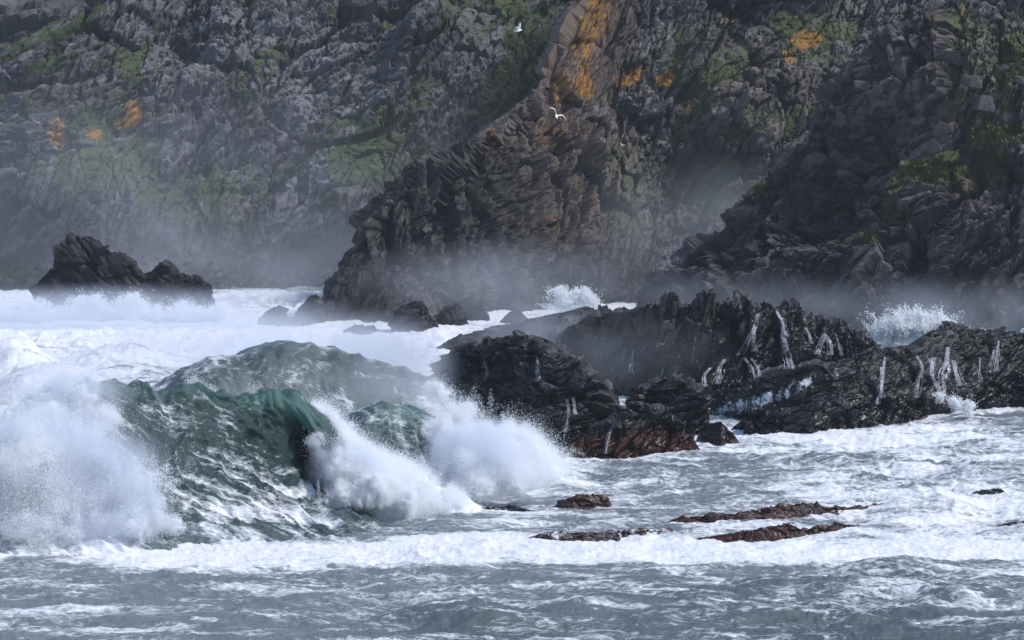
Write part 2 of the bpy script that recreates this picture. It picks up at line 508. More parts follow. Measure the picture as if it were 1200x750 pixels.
def head_tan(P, N):
    return paint(P, [(680, 60, 50, 110, .8, -14), (670, 170, 60, 60, .6), (690, 270, 60, 60, .75), (860, 110, 60, 60, .25), (580, 165, 30, 20, .7)], 16, 19, .2) * (.4 + fbm(P * .5, 4, 3))
def head_wet_shade(P, N):  # wet rock, with the shade of the lower-left side painted in as darkening
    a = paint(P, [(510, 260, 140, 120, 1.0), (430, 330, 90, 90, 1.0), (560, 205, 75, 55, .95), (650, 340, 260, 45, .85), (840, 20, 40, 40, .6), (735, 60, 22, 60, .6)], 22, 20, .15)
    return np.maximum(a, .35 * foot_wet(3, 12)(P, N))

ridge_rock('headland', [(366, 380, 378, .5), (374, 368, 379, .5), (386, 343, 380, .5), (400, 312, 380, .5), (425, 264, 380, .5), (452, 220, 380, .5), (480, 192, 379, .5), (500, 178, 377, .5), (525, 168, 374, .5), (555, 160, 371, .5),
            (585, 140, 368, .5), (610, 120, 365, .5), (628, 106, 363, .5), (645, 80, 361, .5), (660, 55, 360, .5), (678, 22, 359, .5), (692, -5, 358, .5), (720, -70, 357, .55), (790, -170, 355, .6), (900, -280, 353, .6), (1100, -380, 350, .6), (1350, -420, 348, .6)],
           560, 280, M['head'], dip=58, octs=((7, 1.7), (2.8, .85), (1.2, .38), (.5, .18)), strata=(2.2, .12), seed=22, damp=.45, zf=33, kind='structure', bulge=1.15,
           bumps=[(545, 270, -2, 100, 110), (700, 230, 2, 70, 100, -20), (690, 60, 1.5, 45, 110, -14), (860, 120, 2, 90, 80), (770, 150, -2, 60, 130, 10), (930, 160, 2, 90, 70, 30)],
           veg=head_veg, lich=head_lich, tan=head_tan, wet=head_wet_shade)

def right_veg(P, N):
    c = paint(P, [(1090, 200, 48, 17, 1.5, 25), (1180, 158, 48, 13, 1.5, 8), (1165, 190, 18, 16, 1.2), (1140, 40, 30, 50, .6, 30), (1045, 248, 10, 14, .8), (1020, 280, 12, 10, .7), (1190, 60, 40, 40, .7), (1170, 100, 60, 40, .55), (890, 220, 12, 8, .8), (1000, 230, 40, 14, .5)], 10, 24, .4)
    return c * (.55 + .9 * fbm(P * .6, 4, 25))
def right_tan(P, N):
    return paint(P, [(1160, 215, 60, 30, .6), (1150, 120, 70, 60, .45), (1100, 60, 30, 60, .4), (1060, 80, 50, 40, .3)], 14, 29, .3) * (.3 + fbm(P * .6, 4, 3))
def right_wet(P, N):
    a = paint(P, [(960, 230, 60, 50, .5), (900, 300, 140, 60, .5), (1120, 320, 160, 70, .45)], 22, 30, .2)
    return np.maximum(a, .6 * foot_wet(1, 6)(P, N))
ridge_rock('right_cliff', [(722, 374, 372, .5), (735, 364, 374, .5), (760, 337, 377, .5), (790, 319, 379, .55), (815, 300, 381, .55), (840, 269, 383, .6), (862, 241, 385, .65), (880, 216, 387, .65), (905, 191, 388, .7), (925, 167, 389, .7), (950, 150, 390, .7), (975, 126, 391, .7),
            (990, 102, 392, .7), (1010, 87, 393, .7), (1035, 71, 394, .7), (1060, 50, 395, .7), (1085, 31, 396, .7), (1110, 12, 397, .7), (1130, -6, 397, .7), (1180, -60, 398, .7), (1300, -200, 400, .7), (1500, -280, 402, .7)],
           520, 300, M['right'], dip=42, octs=((6, 1.6), (2.4, .9), (1.0, .48), (.45, .2)), strata=(1.5, .35), seed=33, damp=.4, zf=32, kind='structure', bulge=.95,
           bumps=[(960, 215, -2, 80, 60, 40), (1150, 120, 2, 80, 70), (1050, 110, 1.6, 60, 110, -40), (1120, 260, 2, 110, 60), (930, 330, 1.6, 130, 50)],
           veg=right_veg, tan=right_tan, wet=right_wet,
           lich=blobs([(1126, 16, 6, 8, .8), (1155, 255, 5, 5, .5)], 4))

# ------------------------------------------------------------------ sea rocks
def wet_all(z0=.6, z1=3.0, base=.55):
    return lambda P, N: base + (1 - base) * (1 - smooth(z0, z1, P[:, 2] + 1.2 * (fbm(P * .5, 3, 66) - .5))) - .25 * smooth(.75, .95, N[:, 2])

def ST(lst, lean):
    return [(a, b, c, lean) for a, b, c in lst]
MED = ((2.6, .8), (1.1, .42), (.48, .19), (.24, .07))
LOW = ((1.3, .22), (.55, .10), (.25, .04))

# tall dark rock the breaking wave runs into
ridge_rock('sea_rock', ST([(516, 445, 468), (522, 424, 482), (535, 411, 500), (550, 404, 512), (575, 397, 520), (600, 391, 526), (622, 389, 530), (640, 395, 533), (655, 407, 535), (670, 425, 535), (690, 441, 535), (700, 452, 535), (706, 485, 533)], .42),
           220, 160, M['rock'], dip=16, octs=MED, strata=(.7, .06), seed=101, bulge=1.9, back=.9,
           wet=wet_all(.5, 3.5, .5), algae=lambda P, N: .8 * (1 - smooth(.3, 1.3, P[:, 2] + .8 * fbm(P * .8, 3, 4))) * smooth(612, 640, to_px(P)[0]),
           wash=blobs([(560, 470, 40, 40, .34), (540, 440, 25, 20, .25), (629, 440, 6, 18, .5), (569, 432, 6, 14, .5), (600, 395, 60, 8, .3, 8)], 6),
           label='tall dark domed sea rock with slabby shining top, struck by the breaking wave', cat='rock')
# jagged neighbours
ridge_rock('sea_rock', ST([(655, 490, 524), (668, 462, 526), (680, 448, 527), (692, 440, 527), (700, 452, 526), (704, 490, 524)], .25), 90, 110, M['rock'], dip=60, octs=MED, seed=103, wet=wet_all(), strata=(.5, .05),
           label='narrow jagged dark rock leaning on the tall domed rock', cat='rock')
ridge_rock('sea_rock', ST([(686, 502, 510), (695, 471, 514), (708, 462, 517), (718, 455, 518), (726, 463, 518), (736, 476, 517), (744, 482, 514), (752, 500, 510)], .3), 110, 110, M['rock'], dip=55, octs=MED, seed=105, wet=wet_all(), strata=(.45, .05),
           label='small pointed dark rock between the domed rock and the layered block', cat='rock')
ridge_rock('sea_rock', ST([(742, 495, 506), (750, 457, 509), (765, 447, 511), (785, 443, 512), (805, 449, 512), (815, 461, 512), (826, 477, 511), (838, 498, 510)], .3), 130, 120, M['rock'], dip=12, octs=MED, seed=107, wet=wet_all(), strata=(.42, .2),
           label='black layered block of rock with a flat slab on top', cat='rock')
ridge_rock('sea_rock', ST([(652, 528, 531), (668, 508, 535), (690, 495, 537), (715, 486, 538), (745, 484, 538), (770, 481, 537), (790, 485, 536), (805, 500, 535), (820, 526, 532)], .45), 190, 110, M['rock'], dip=30, octs=((2.0, .5), (.9, .26), (.4, .12), (.2, .05)), seed=109, wet=wet_all(.4, 1.6, .6), strata=(.4, .12),
           algae=lambda P, N: .85 * (1 - smooth(.9, 1.7, P[:, 2] + .9 * (fbm(P * .7, 3, 4) - .5))),
           label='low jagged rock with a rust-brown weed band at the waterline', cat='rock')
ridge_rock('sea_rock', ST([(816, 515, 518), (828, 496, 521), (845, 493, 523), (858, 505, 522), (866, 518, 520)], .4), 80, 60, M['rock'], dip=25, octs=LOW, seed=111, wet=wet_all(), 
           algae=lambda P, N: .6 * (1 - smooth(.2, 1.0, P[:, 2])),
           label='small brownish rock at the foot of the foaming slope', cat='rock')
# long tilted slabs behind
ridge_rock('rock_slab', ST([(512, 408, 414), (540, 393, 414), (580, 383, 413), (620, 374, 412), (660, 365, 411), (688, 358, 410), (693, 360, 409), (696, 398, 408)], .15), 230, 60, M['rock'], dip=9, octs=((2.2, .14), (.9, .12), (.4, .06)), seed=113, strata=(.9, .18), back=.5, wet=wet_all(0, 1, .4),
           label='long tilted slab like a low wall behind the domed rock', cat='rock')
ridge_rock('rock_slab', ST([(560, 408, 420), (600, 397, 423), (640, 388, 426), (680, 379, 428), (716, 372, 428), (720, 395, 426)], .3), 180, 60, M['rock'], dip=9, octs=((2.2, .2), (.9, .14), (.4, .06)), seed=115, strata=(.8, .2), wet=wet_all(0, 1, .4),
           label='second tilted slab lying in front of the wall-like slab', cat='rock')
ridge_rock('sea_rock', ST([(698, 392, 409), (702, 358, 409), (712, 356, 409), (718, 388, 409)], .2), 40, 50, M['rock'], dip=70, octs=((.9, .2), (.4, .1)), seed=117, wet=wet_all(0, 1, .4),
           label='squat square block standing at the upper end of the tilted slabs', cat='rock')
# dark wall with runnels
ridge_rock('rock_wall', ST([(636, 420, 440), (655, 387, 452), (680, 376, 460), (700, 372, 464), (725, 369, 467), (740, 365, 469), (755, 354, 471), (775, 352, 473), (790, 344, 474), (800, 355, 474), (815, 352, 475), (830, 344, 475), (845, 357, 475), (860, 350, 475), (872, 344, 475), (880, 358, 475), (895, 363, 474), (915, 357, 473), (935, 360, 471), (945, 373, 469), (952, 366, 468), (960, 377, 467), (980, 380, 465), (1000, 386, 463), (1015, 388, 461), (1024, 408, 459)], .28),
           300, 130, M['rock'], dip=64, octs=((3.0, .8), (1.2, .4), (.5, .18), (.24, .06)), seed=121, strata=(.6, .06), wet=wet_all(2, 6, .6), bulge=1.3,
           tan=blobs([(800, 400, 160, 50, .12)], 10), wash=blobs([(730, 437, 60, 5, .35), (700, 445, 30, 6, .3), (879, 400, 7, 18, .42), (919, 398, 6, 34, .42), (965, 404, 10, 12, .42), (845, 438, 8, 14, .42), (882, 432, 10, 12, .42), (985, 404, 5, 14, .36), (800, 440, 30, 10, .25)], 4),
           label='jagged-topped dark rock wall with white runnels pouring down it', cat='rock')
# sloping ledge on the right
ridge_rock('rock_ledge', ST([(812, 468, 480), (840, 456, 489), (870, 446, 494), (900, 440, 499), (940, 432, 502), (980, 420, 502), (1010, 412, 501), (1040, 405, 499), (1070, 400, 495), (1090, 388, 492), (1110, 381, 488), (1140, 384, 484), (1170, 386, 480), (1200, 388, 478), (1260, 380, 476), (1340, 372, 476)], .6),
           360, 130, M['rock'], dip=19, octs=((2.8, .38), (1.1, .24), (.48, .13), (.24, .05)), seed=123, strata=(.55, .12), wet=wet_all(.5, 3.5, .6), bulge=1.5,
           wash=blobs([(905, 464, 95, 12, .62, 22), (860, 478, 45, 10, .60, 18), (950, 450, 50, 10, .45, 24), (840, 470, 25, 6, .5, 15), (1093, 442, 6, 22, .45), (1108, 432, 9, 26, .45), (1168, 418, 8, 18, .42), (1100, 440, 20, 25, .3), (1160, 420, 30, 25, .22), (1075, 445, 14, 25, .25), (1032, 455, 10, 24, .3)], 7),
           label='broad sloping ledge of bedded black rock with white water sliding off', cat='rock')
ridge_rock('sea_rock', ST([(858, 502, 505), (880, 483, 510), (910, 477, 513), (950, 472, 513), (985, 474, 509), (1010, 480, 505), (1030, 496, 501)], .35), 170, 70, M['rock'], dip=12, octs=((1.8, .4), (.8, .2), (.35, .09)), seed=125, strata=(.4, .14), wet=wet_all(.3, 2, .65),
           label='low rounded dark slab in front of the foaming ledge', cat='rock')
ridge_rock('sea_rock', ST([(1036, 489, 492), (1058, 475, 493), (1085, 466, 490), (1100, 468, 487), (1106, 480, 484)], .4), 90, 50, M['rock'], dip=22, octs=LOW, seed=127, wet=wet_all(),
           label='small pointed slab at the foot of the ledge beside the whitewater pool', cat='rock')
ridge_rock('sea_rock', ST([(1140, 468, 474), (1158, 449, 478), (1180, 438, 479), (1210, 430, 479), (1280, 424, 479)], .45), 110, 70, M['rock'], dip=28, octs=MED, seed=129, wet=wet_all(), 
           label='dark rock hump right of the whitewater pool', cat='rock')
# sea stack
ridge_rock('sea_stack', ST([(44, 345, 364), (55, 315, 365), (70, 292, 366), (88, 280, 366), (100, 275, 366), (115, 279, 366), (125, 290, 366), (135, 297, 366), (150, 305, 366), (165, 318, 366), (176, 316, 366), (184, 309, 366), (193, 311, 366), (200, 321, 365), (215, 327, 364), (235, 329, 363), (245, 334, 363), (252, 350, 362), (258, 364, 363)], .35),
           260, 110, M['right'], dip=-38, octs=((3.2, .8), (1.3, .4), (.6, .18)), seed=131, strata=(.9, .2), wet=wet_all(3, 9, .6),
           label='dark craggy sea stack rising from the surf below the far cliff', cat='rock')
small = [
    ([(458, 382, 388), (463, 368, 389), (470, 358, 390), (480, 353, 390), (495, 353, 390), (503, 362, 389), (508, 375, 388), (516, 386, 388)], .3, 'blocky dark rock standing alone in the surf before the headland'),
    ([(302, 376, 380), (312, 364, 381), (325, 361, 381), (335, 364, 381), (345, 376, 380)], .4, 'low rounded rock in the foam between sea stack and headland'),
    ([(341, 378, 380), (350, 360, 382), (362, 347, 382), (372, 344, 382), (382, 376, 381)], .3, 'pointed rock touching the seaward foot of the headland'),
    ([(402, 387, 390), (415, 381, 391), (435, 380, 391), (446, 387, 390)], .4, 'flat dark rock just awash in front of the headland'),
    ([(510, 380, 382), (520, 359, 383), (538, 356, 383), (550, 380, 382)], .4, 'misty boulder at the headland foot beside the blocky rock'),
    ([(538, 374, 376), (550, 356, 376), (566, 351, 376), (574, 372, 376)], .4, 'misty boulder right of the headland dark hollow'),
    ([(586, 376, 379), (597, 364, 380), (607, 361, 380), (622, 376, 379)], .4, 'small grey rock in the surf behind the wall-like slab'),
]
for i, (stn, lean, lab) in enumerate(small):
    ridge_rock('sea_rock', ST(stn, lean), 70, 50, M['right'], dip=30, octs=((1.4, .35), (.6, .16), (.3, .07)), seed=140 + 3 * i, wet=wet_all(0, 2, .55), label=lab, cat='rock')
REEF = dict(group='weed-covered reef in the near water')
red = lambda P, N: .75 * smooth(.3, .62, fbm(P * .9, 4, 8) + .08)
reef = [
    ([(645, 595, 598), (655, 585, 600), (672, 579, 601), (695, 576, 601), (710, 580, 600), (716, 594, 598)], 1.2, red, 0, 'rust-red weedy boulder alone in the water below the domed rock'),
    ([(776, 613, 615), (800, 605, 616), (830, 601, 617), (870, 596, 617), (900, 590, 616), (935, 585, 614), (960, 588, 611), (990, 592, 607), (1030, 590, 600), (1054, 588, 594)], 1.5, red, .12, 'long low dark reef tapering to a thin tail'),
    ([(816, 631, 633), (850, 624, 635), (885, 618, 636), (912, 610, 636), (925, 610, 635), (940, 617, 633), (965, 613, 630), (990, 611, 626), (1008, 615, 622)], 1.4, red, .16, 'knobbly reef streaked with foam, in front of the long tapering reef'),
    ([(1132, 580, 583), (1150, 572, 584), (1165, 569, 584), (1184, 578, 583)], 1.2, None, .2, 'small dark rock awash in the streaky foam beyond the reef'),
    ([(1164, 617, 620), (1185, 611, 621), (1240, 605, 621)], 1.3, red, 0, 'reddish tip of reef beside the long foam patch'),
    ([(556, 598, 601), (575, 586, 602), (595, 583, 602), (615, 588, 602), (630, 597, 601)], 1.4, None, .42, 'submerged rock with water draining over it, under the whitewater'),
    ([(602, 633, 635), (640, 619, 636), (680, 614, 636), (720, 614, 635), (760, 616, 632), (788, 612, 628)], 1.6, red, .45, 'low reef draped with draining white water left of the knobbly reef'),
]
for i, (stn, lean, alg, wsh, lab) in enumerate(reef):
    kk = (.85, .88, .9, .9, .9, .5, .6)[i]
    stn = [(a, c - (c - b) * kk, c) for a, b, c in stn]
    ridge_rock('reef_rock', ST(stn, lean), 190 if i in (1, 2, 6) else 90, 46, M['rock'], dip=6, octs=((1.0, .13), (.45, .10), (.22, .05)), seed=170 + 3 * i, wet=lambda P, N: .75 + 0 * P[:, 0],
               algae=alg, wash=(lambda w: (lambda P, N: w + 0 * P[:, 0]))(wsh), label=lab, cat='rock', strata=(.3, .06))

# ------------------------------------------------------------------ the sea
def sea_height(P2):
    """chop and swell of the open sea at (x, y)"""
    x, y = P2[:, 0], P2[:, 1]
    Q = np.stack([x, y, 0 * x], 1).astype(np.float32)
    wq = Q + (np.stack([vnoise(Q * .12, 5), vnoise(Q * .12 + 40, 6), 0 * x], 1) - .5) * 5
    z = .42 * (ridged(wq * np.array([.10, .20, 1], np.float32), 3, 201, .5) - .55)
    z += .34 * (ridged(wq * np.array([.34, .62, 1], np.float32), 3, 211, .55, 1.5) - .5)
    z += .13 * (ridged(wq * np.array([1.3, 2.1, 1], np.float32), 3, 221, .6, 1.4) - .5)
    z += .045 * (ridged(wq * np.array([3.2, 4.2, 1], np.float32), 2, 227, .6, 1.3) - .5)
    return z

def sea_paint(P2, lst, wob=18, seed=7):
    P = np.concatenate([P2, np.zeros((len(P2), 1))], 1).astype(np.float32)
    x, y = to_px(P)
    x = x + wob * 2.5 * (fbm(P * .16, 4, seed) - .5) * 2
    y = y + wob * .85 * (fbm(P * .16 + 31, 4, seed + 5) - .5) * 2
    m = np.zeros(len(P), np.float32); return_m = m
    for b in lst:
        m = m + b[4] * np.exp(-(((x - b[0]) / b[2]) ** 2 + ((y - b[1]) / b[3]) ** 2) ** 1.3)
    return m

SWELLS = [(545, 728, 75, 10, .55), (700, 715, 60, 8, .35), (1040, 672, 60, 7, .5), (1130, 700, 70, 9, .4), (880, 735, 120, 9, .35), (20, 432, 45, 8, 1.6), (150, 428, 45, 8, 1.3), (60, 470, 60, 16, 2.0),
          (800, 570, 60, 6, .5), (1090, 600, 50, 7, .7), (1000, 545, 80, 7, .5), (660, 570, 40, 8, .5), (250, 690, 120, 8, .25), (950, 690, 80, 6, .3), (1160, 560, 60, 8, .5), (440, 450, 70, 14, 1.2), (690, 620, 80, 6, .2)]
FOAM = [(1080, 560, 240, 40, .22), (640, 560, 80, 18, .3), (700, 700, 800, 36, .07), (560, 470, 60, 40, .4), (900, 624, 140, 4, .3), (690, 637, 110, 4, .3), (400, 648, 520, 14, .55), (900, 650, 420, 13, .45), (1080, 600, 180, 32, .33), (1050, 520, 260, 22, .45), (1150, 650, 140, 22, .3), (100, 385, 420, 55, .7), (470, 430, 180, 75, .6), (600, 365, 240, 14, .6),
        (720, 535, 120, 8, .45), (630, 540, 60, 20, .4), (1120, 475, 60, 14, .6), (550, 590, 110, 14, .15), (60, 640, 240, 26, .4), (60, 470, 120, 50, .45), (545, 722, 60, 5, .35), (700, 650, 700, 8, .25), (700, 470, 60, 10, .6), (950, 505, 160, 9, .4), (380, 500, 250, 40, .3)]
DEEP = [(1000, 742, 260, 34, .5), (560, 740, 150, 22, .45), (1040, 676, 90, 10, .5), (300, 560, 180, 60, .5), (500, 545, 70, 40, .6), (900, 700, 300, 20, .3), (20, 434, 60, 8, .4), (150, 430, 60, 8, .4)]

cols = np.concatenate([np.array([-9000, -5000, -2600, -1500, -900, -560, -360, -240]), np.linspace(-150, 1350, 830), np.array([1440, 1560, 1760, 2100, 2700, 3800, 6200, 10000])])
rows = np.concatenate([np.array([9000, 4000, 2400, 1700, 1350, 1100, 960, 880, 830, 800]), np.linspace(785, 336, 375), np.array([325, 310, 292, 272, 250, 225])])
PX, PY = np.meshgrid(cols, rows, indexing='ij')
D = sea_d(PY)
Xs = (PX - CX) / F * np.minimum(D, 600)
P2 = np.stack([Xs.ravel(), D.ravel()], 1)
dense = ((PX > -160) & (PX < 1360) & (PY < 790)).ravel()
z = np.zeros(len(P2), np.float32)
z[dense] = sea_height(P2[dense])
inner = P2[dense]
cov = np.full(len(P2), .30, np.float32); deep = np.full(len(P2), .25, np.float32)
z[dense] += sea_paint(inner, SWELLS, 10, 9)
z[~dense] -= .12
rough = sea_paint(inner, [(1080, 560, 200, 70, 1.0), (100, 400, 300, 50, 1.0), (480, 430, 150, 60, 1.0), (700, 540, 150, 12, .7)], 10, 12)
Q3 = np.concatenate([inner, np.zeros((len(inner), 1))], 1).astype(np.float32)
z[dense] += rough * .5 * (ridged(Q3 * np.array([.5, .7, 1], np.float32), 4, 231, .6) - .5)
cov[dense] = .27 + .50 * (fbm(Q3 * np.array([.03, .09, 1], np.float32), 3, 89) - .5) + sea_paint(inner, FOAM) + .10 * (fbm(Q3 * .06, 3, 88) - .5)
deep[dense] = np.clip(.05 + sea_paint(inner, DEEP, 14, 15), 0, 1)
me = new_mesh('sea', np.concatenate([P2, z[:, None]], 1), grid_faces(*PX.shape), {'cov': np.clip(cov, 0, 1.2), 'deep': deep, 'air': np.zeros(len(P2)), 'calm': np.zeros(len(P2))}, smooth_shade=True)
link('sea', me, M['water'], kind='structure')

# ------------------------------------------------------------------ waves
def catmull(K, t):
    """K: (k, ...) control points; t in 0..k-1"""
    K = np.concatenate([2 * K[:1] - K[1:2], K, 2 * K[-1:] - K[-2:-1]], 0)
    i = np.clip(np.floor(t).astype(int), 0, len(K) - 4); f = (t - i)
    sh = (len(t),) + (1,) * (K.ndim - 1); f = f.reshape(sh)
    a, b, c, d = K[i], K[i + 1], K[i + 2], K[i + 3]
    return .5 * (2 * b + (c - a) * f + (2 * a - 5 * b + 4 * c - d) * f ** 2 + (3 * b - a - 3 * c + d) * f ** 3)

def wave(name, A, ang, sts, ns, nt, rough, seed, fields, label, group=None, parts=None):
    """a wave swept along its crest: sts = (metres along the crest, profile points (forward, up))"""
    s_k = np.array([q[0] for q in sts], float); prof = np.array([q[1] for q in sts], float)
    s = np.linspace(s_k[0], s_k[-1], ns)
    # monotone station index, smoothed
    idx = np.interp(s, s_k, np.arange(len(s_k)))
    C = catmull(prof, idx)                                # ns,k,2
    k = C.shape[1]
    t = np.linspace(0, k - 1, nt)
    Pf = catmull(np.swapaxes(C, 0, 1), t)                 # nt,ns,2
    Pf = np.swapaxes(Pf, 0, 1)
    a = math.radians(ang)
    e = np.array([math.cos(a), math.sin(a)]); nh = np.array([math.sin(a), -math.cos(a)])
    XY = np.array(A)[None, None] + s[:, None, None] * e + Pf[..., :1] * nh
    G = np.concatenate([XY, Pf[..., 1:]], 2)
    Nn = grid_normals(G)
    up = Nn[:, :nt // 4, 2].mean()
    if up < 0: Nn = -Nn
    S, T = np.meshgrid(s, t / (k - 1), indexing='ij')
    V = G.reshape(-1, 3); Nf = Nn.reshape(-1, 3); S = S.ravel(); T = T.ravel()
    # ripples drawn up the face
    Q = np.stack([S * .9, T * 9, 0 * S], 1).astype(np.float32)
    Qw = Q + (np.stack([vnoise(Q * .5, seed), vnoise(Q * .5 + 9, seed + 1), 0 * S], 1) - .5) * 2.0
    h = rough * (ridged(Qw, 4, seed + 2, .55, 1.3) - .5) + rough * .6 * (ridged(V.astype(np.float32) * .9, 3, seed + 9, .55) - .5)
    lift = 1 + .24 * (fbm(np.stack([S * .32, T * 1.5, 0 * S], 1), 3, seed + 21) - .5) + .07 * (fbm(np.stack([S * 1.6, T * 3, 0 * S], 1), 2, seed + 22) - .5)
    V = V * np.stack([0 * S + 1, 0 * S + 1, np.where(V[:, 2] > 0, lift, 1)], 1)
    V = V + Nf * h[:, None]
    at = fields(V, S, T, Qw)
    at = {q: np.clip(v, 0, 1.3) for q, v in at.items()}
    Fq = grid_faces(ns, nt)
    if parts is None:
        return link(name, new_mesh(name, V, Fq, at, smooth_shade=True), M['water'], label=label, cat='wave', group=group), V, Nf, S, T
    Nv = grid_normals(V.reshape(ns, nt, 3))
    Nv = Nv.reshape(-1, 3)
    root = link(name, None, label=label, cat='wave', group=group)
    root.location = (float(A[0]), float(A[1]), 0)
    fs, ft = S[Fq].mean(1), T[Fq].mean(1)
    sel = parts(fs, ft)
    for k, pn in enumerate(('wave_face', 'wave_back', 'lip')):
        sub = Fq[sel == k]
        if not len(sub): continue
        ids = np.unique(sub); mp_ = np.full(len(V), -1); mp_[ids] = np.arange(len(ids))
        me = new_mesh(pn, V[ids] - np.array([A[0], A[1], 0]), mp_[sub], {q: v[ids] for q, v in at.items()}, smooth_shade=True)
        me.normals_split_custom_set_from_vertices(Nv[ids].tolist())
        link(pn, me, M['water'], parent=root)
    return root, V, Nf, S, T

# main breaker
FLAT = [(-11, -.9), (-8, -.7), (-5, -.5), (-3, -.4), (-1, -.4), (.5, -.4), (1.5, -.4), (2.2, -.4), (2.6, -.4), (3, -.4), (3.6, -.4), (4.2, -.4), (5, -.4), (6, -.4), (7.5, -.5), (9.5, -.6), (12, -.8)]
W0 = [(-11, -.6), (-8, .6), (-5, 2.3), (-3, 4.0), (-1.6, 5.0), (-.6, 5.5), (0, 5.7), (.5, 5.55), (1.0, 5.1), (1.5, 4.5), (2.1, 3.7), (2.8, 2.9), (3.8, 2.0), (5.2, 1.2), (7.0, .6), (9, .2), (12, -.7)]
W1 = [(-11, -.6), (-8, .5), (-5, 2.0), (-3, 3.7), (-1.6, 4.7), (-.5, 5.2), (.2, 5.4), (.8, 5.3), (1.1, 4.9), (1.2, 4.4), (1.4, 3.6), (1.8, 2.8), (2.7, 1.9), (4.2, 1.1), (6.4, .5), (9, .15), (12, -.7)]
W2 = [(-11, -.6), (-8, .5), (-5, 2.0), (-3, 3.6), (-1.4, 4.7), (0, 5.2), (1.1, 5.1), (1.9, 4.6), (2.3, 3.9), (2.05, 3.8), (1.7, 4.2), (1.2, 4.0), (.9, 3.1), (1.3, 1.9), (3.2, .8), (7, .2), (12, -.7)]
W3 = [(-11, -.6), (-8, .5), (-5, 1.8), (-3, 3.3), (-1.2, 4.4), (.6, 4.7), (2.2, 4.2), (3.4, 3.0), (4.0, 1.5), (3.7, 1.4), (3.0, 2.7), (2.1, 3.3), (1.4, 3.0), (1.4, 1.6), (3.0, .5), (7, .05), (12, -.7)]
W4 = [(-11, -.6), (-8, .4), (-5, 1.4), (-3, 2.7), (-1.2, 3.6), (.8, 3.9), (2.8, 3.4), (4.2, 2.2), (5.2, .9), (5.6, .2), (5.4, -.4), (4.6, -.3), (4.2, -.5), (5, -.5), (6, -.6), (8, -.7), (12, -.9)]
W5 = [(-11, -.6), (-8, .2), (-5, .9), (-3, 1.7), (-1.2, 2.5), (.8, 2.9), (2.8, 2.6), (4.2, 1.7), (5.2, .7), (5.6, .1), (5.4, -.4), (4.6, -.3), (4.2, -.5), (5, -.5), (6, -.6), (8, -.7), (12, -.9)]

def sc_(w, k): return [(a, b * k if b > 0 else b) for a, b in w]
W0c = sc_(W0, .66)
W4b = [(a, b * .74 if b > 0 else b) for a, b in W4]
W6 = [(a, b * .62 if b > 0 else b) for a, b in W5]
W7 = [(a, b * .3 if b > 0 else b) for a, b in W5]

def main_fields(V, S, T, Q):
    wv = 2.0 * (fbm(np.stack([S * .4, T * 4, 0 * S], 1), 4, 305) - .5)
    U = S + wv - 11 * smooth(.38, 1.05, T)
    st = .6 * ridged(np.stack([U * 1.5, T * 3.0, 0 * S], 1).astype(np.float32), 4, 301, .65, 1.5) + .4 * ridged(np.stack([U * 4.5, T * 9.0, 0 * S], 1).astype(np.float32), 3, 307, .6, 1.5)
    face = smooth(.40, .52, T)
    low = smooth(.58, .84, T)
    left = 1 - smooth(6.0, 9.0, S - 2.5 * low)
    pat = smooth(.42, .64, fbm(np.stack([S * .55, T * 5, 0 * S], 1), 4, 5))
    cov = .08 + 1.0 * (st - .48) + .12 * face * left + .34 * low * left * pat + .05 * (1 - face)
    cov = np.maximum(cov, .75 * (1 - smooth(-1.5, .8, S + .8 * wv)))
    broken = smooth(10.0, 11.6, S - 2.2 * smooth(.3, .56, T) + 1.0) * (1 - smooth(.54, .58, T))
    cov = np.maximum(cov, broken * 1.1)
    cov = np.maximum(cov, .95 * smooth(13, 14.5, S))
    tube = np.exp(-((S - 9.4) / 1.8) ** 2) * smooth(.36, .5, T)
    cov = cov - .12 * tube * (1 - smooth(.80, .95, T))
    air = .6 * np.exp(-((S - 8.6) / 2.4) ** 2) * np.exp(-((T - .45) / .08) ** 2) + .35 * np.exp(-((S - 3.5) / 4) ** 2) * np.exp(-((T - .42) / .05) ** 2)
    deep = .72 + .30 * np.exp(-((S - 7.5) / 4) ** 2) * smooth(.3, .45, T) - .35 * smooth(.78, .95, T)
    return {'cov': cov, 'deep': deep, 'air': air, 'calm': .55 * (1 - smooth(12, 14, S)) + 0 * S}
w1, V1, N1, S1, T1 = wave('breaking_wave', (-18.5, 126.0), 25, [(-12, FLAT), (-9, W5), (-5, W0c), (-1, W0), (4, W0), (8.3, sc_(W1, .93)), (9.8, sc_(W2, .89)), (11.0, sc_(W3, .84)), (12.3, sc_(W4b, .9)), (14.0, W6), (16, W7), (18.5, FLAT)], 430, 230, .46, 300, main_fields,
     'steep dark green wave curling over into a hollow tube with white lip',
     parts=lambda s_, t_: np.where(t_ < .37, 1, np.where((t_ < .58) & (s_ > 8.8), 2, 0)))

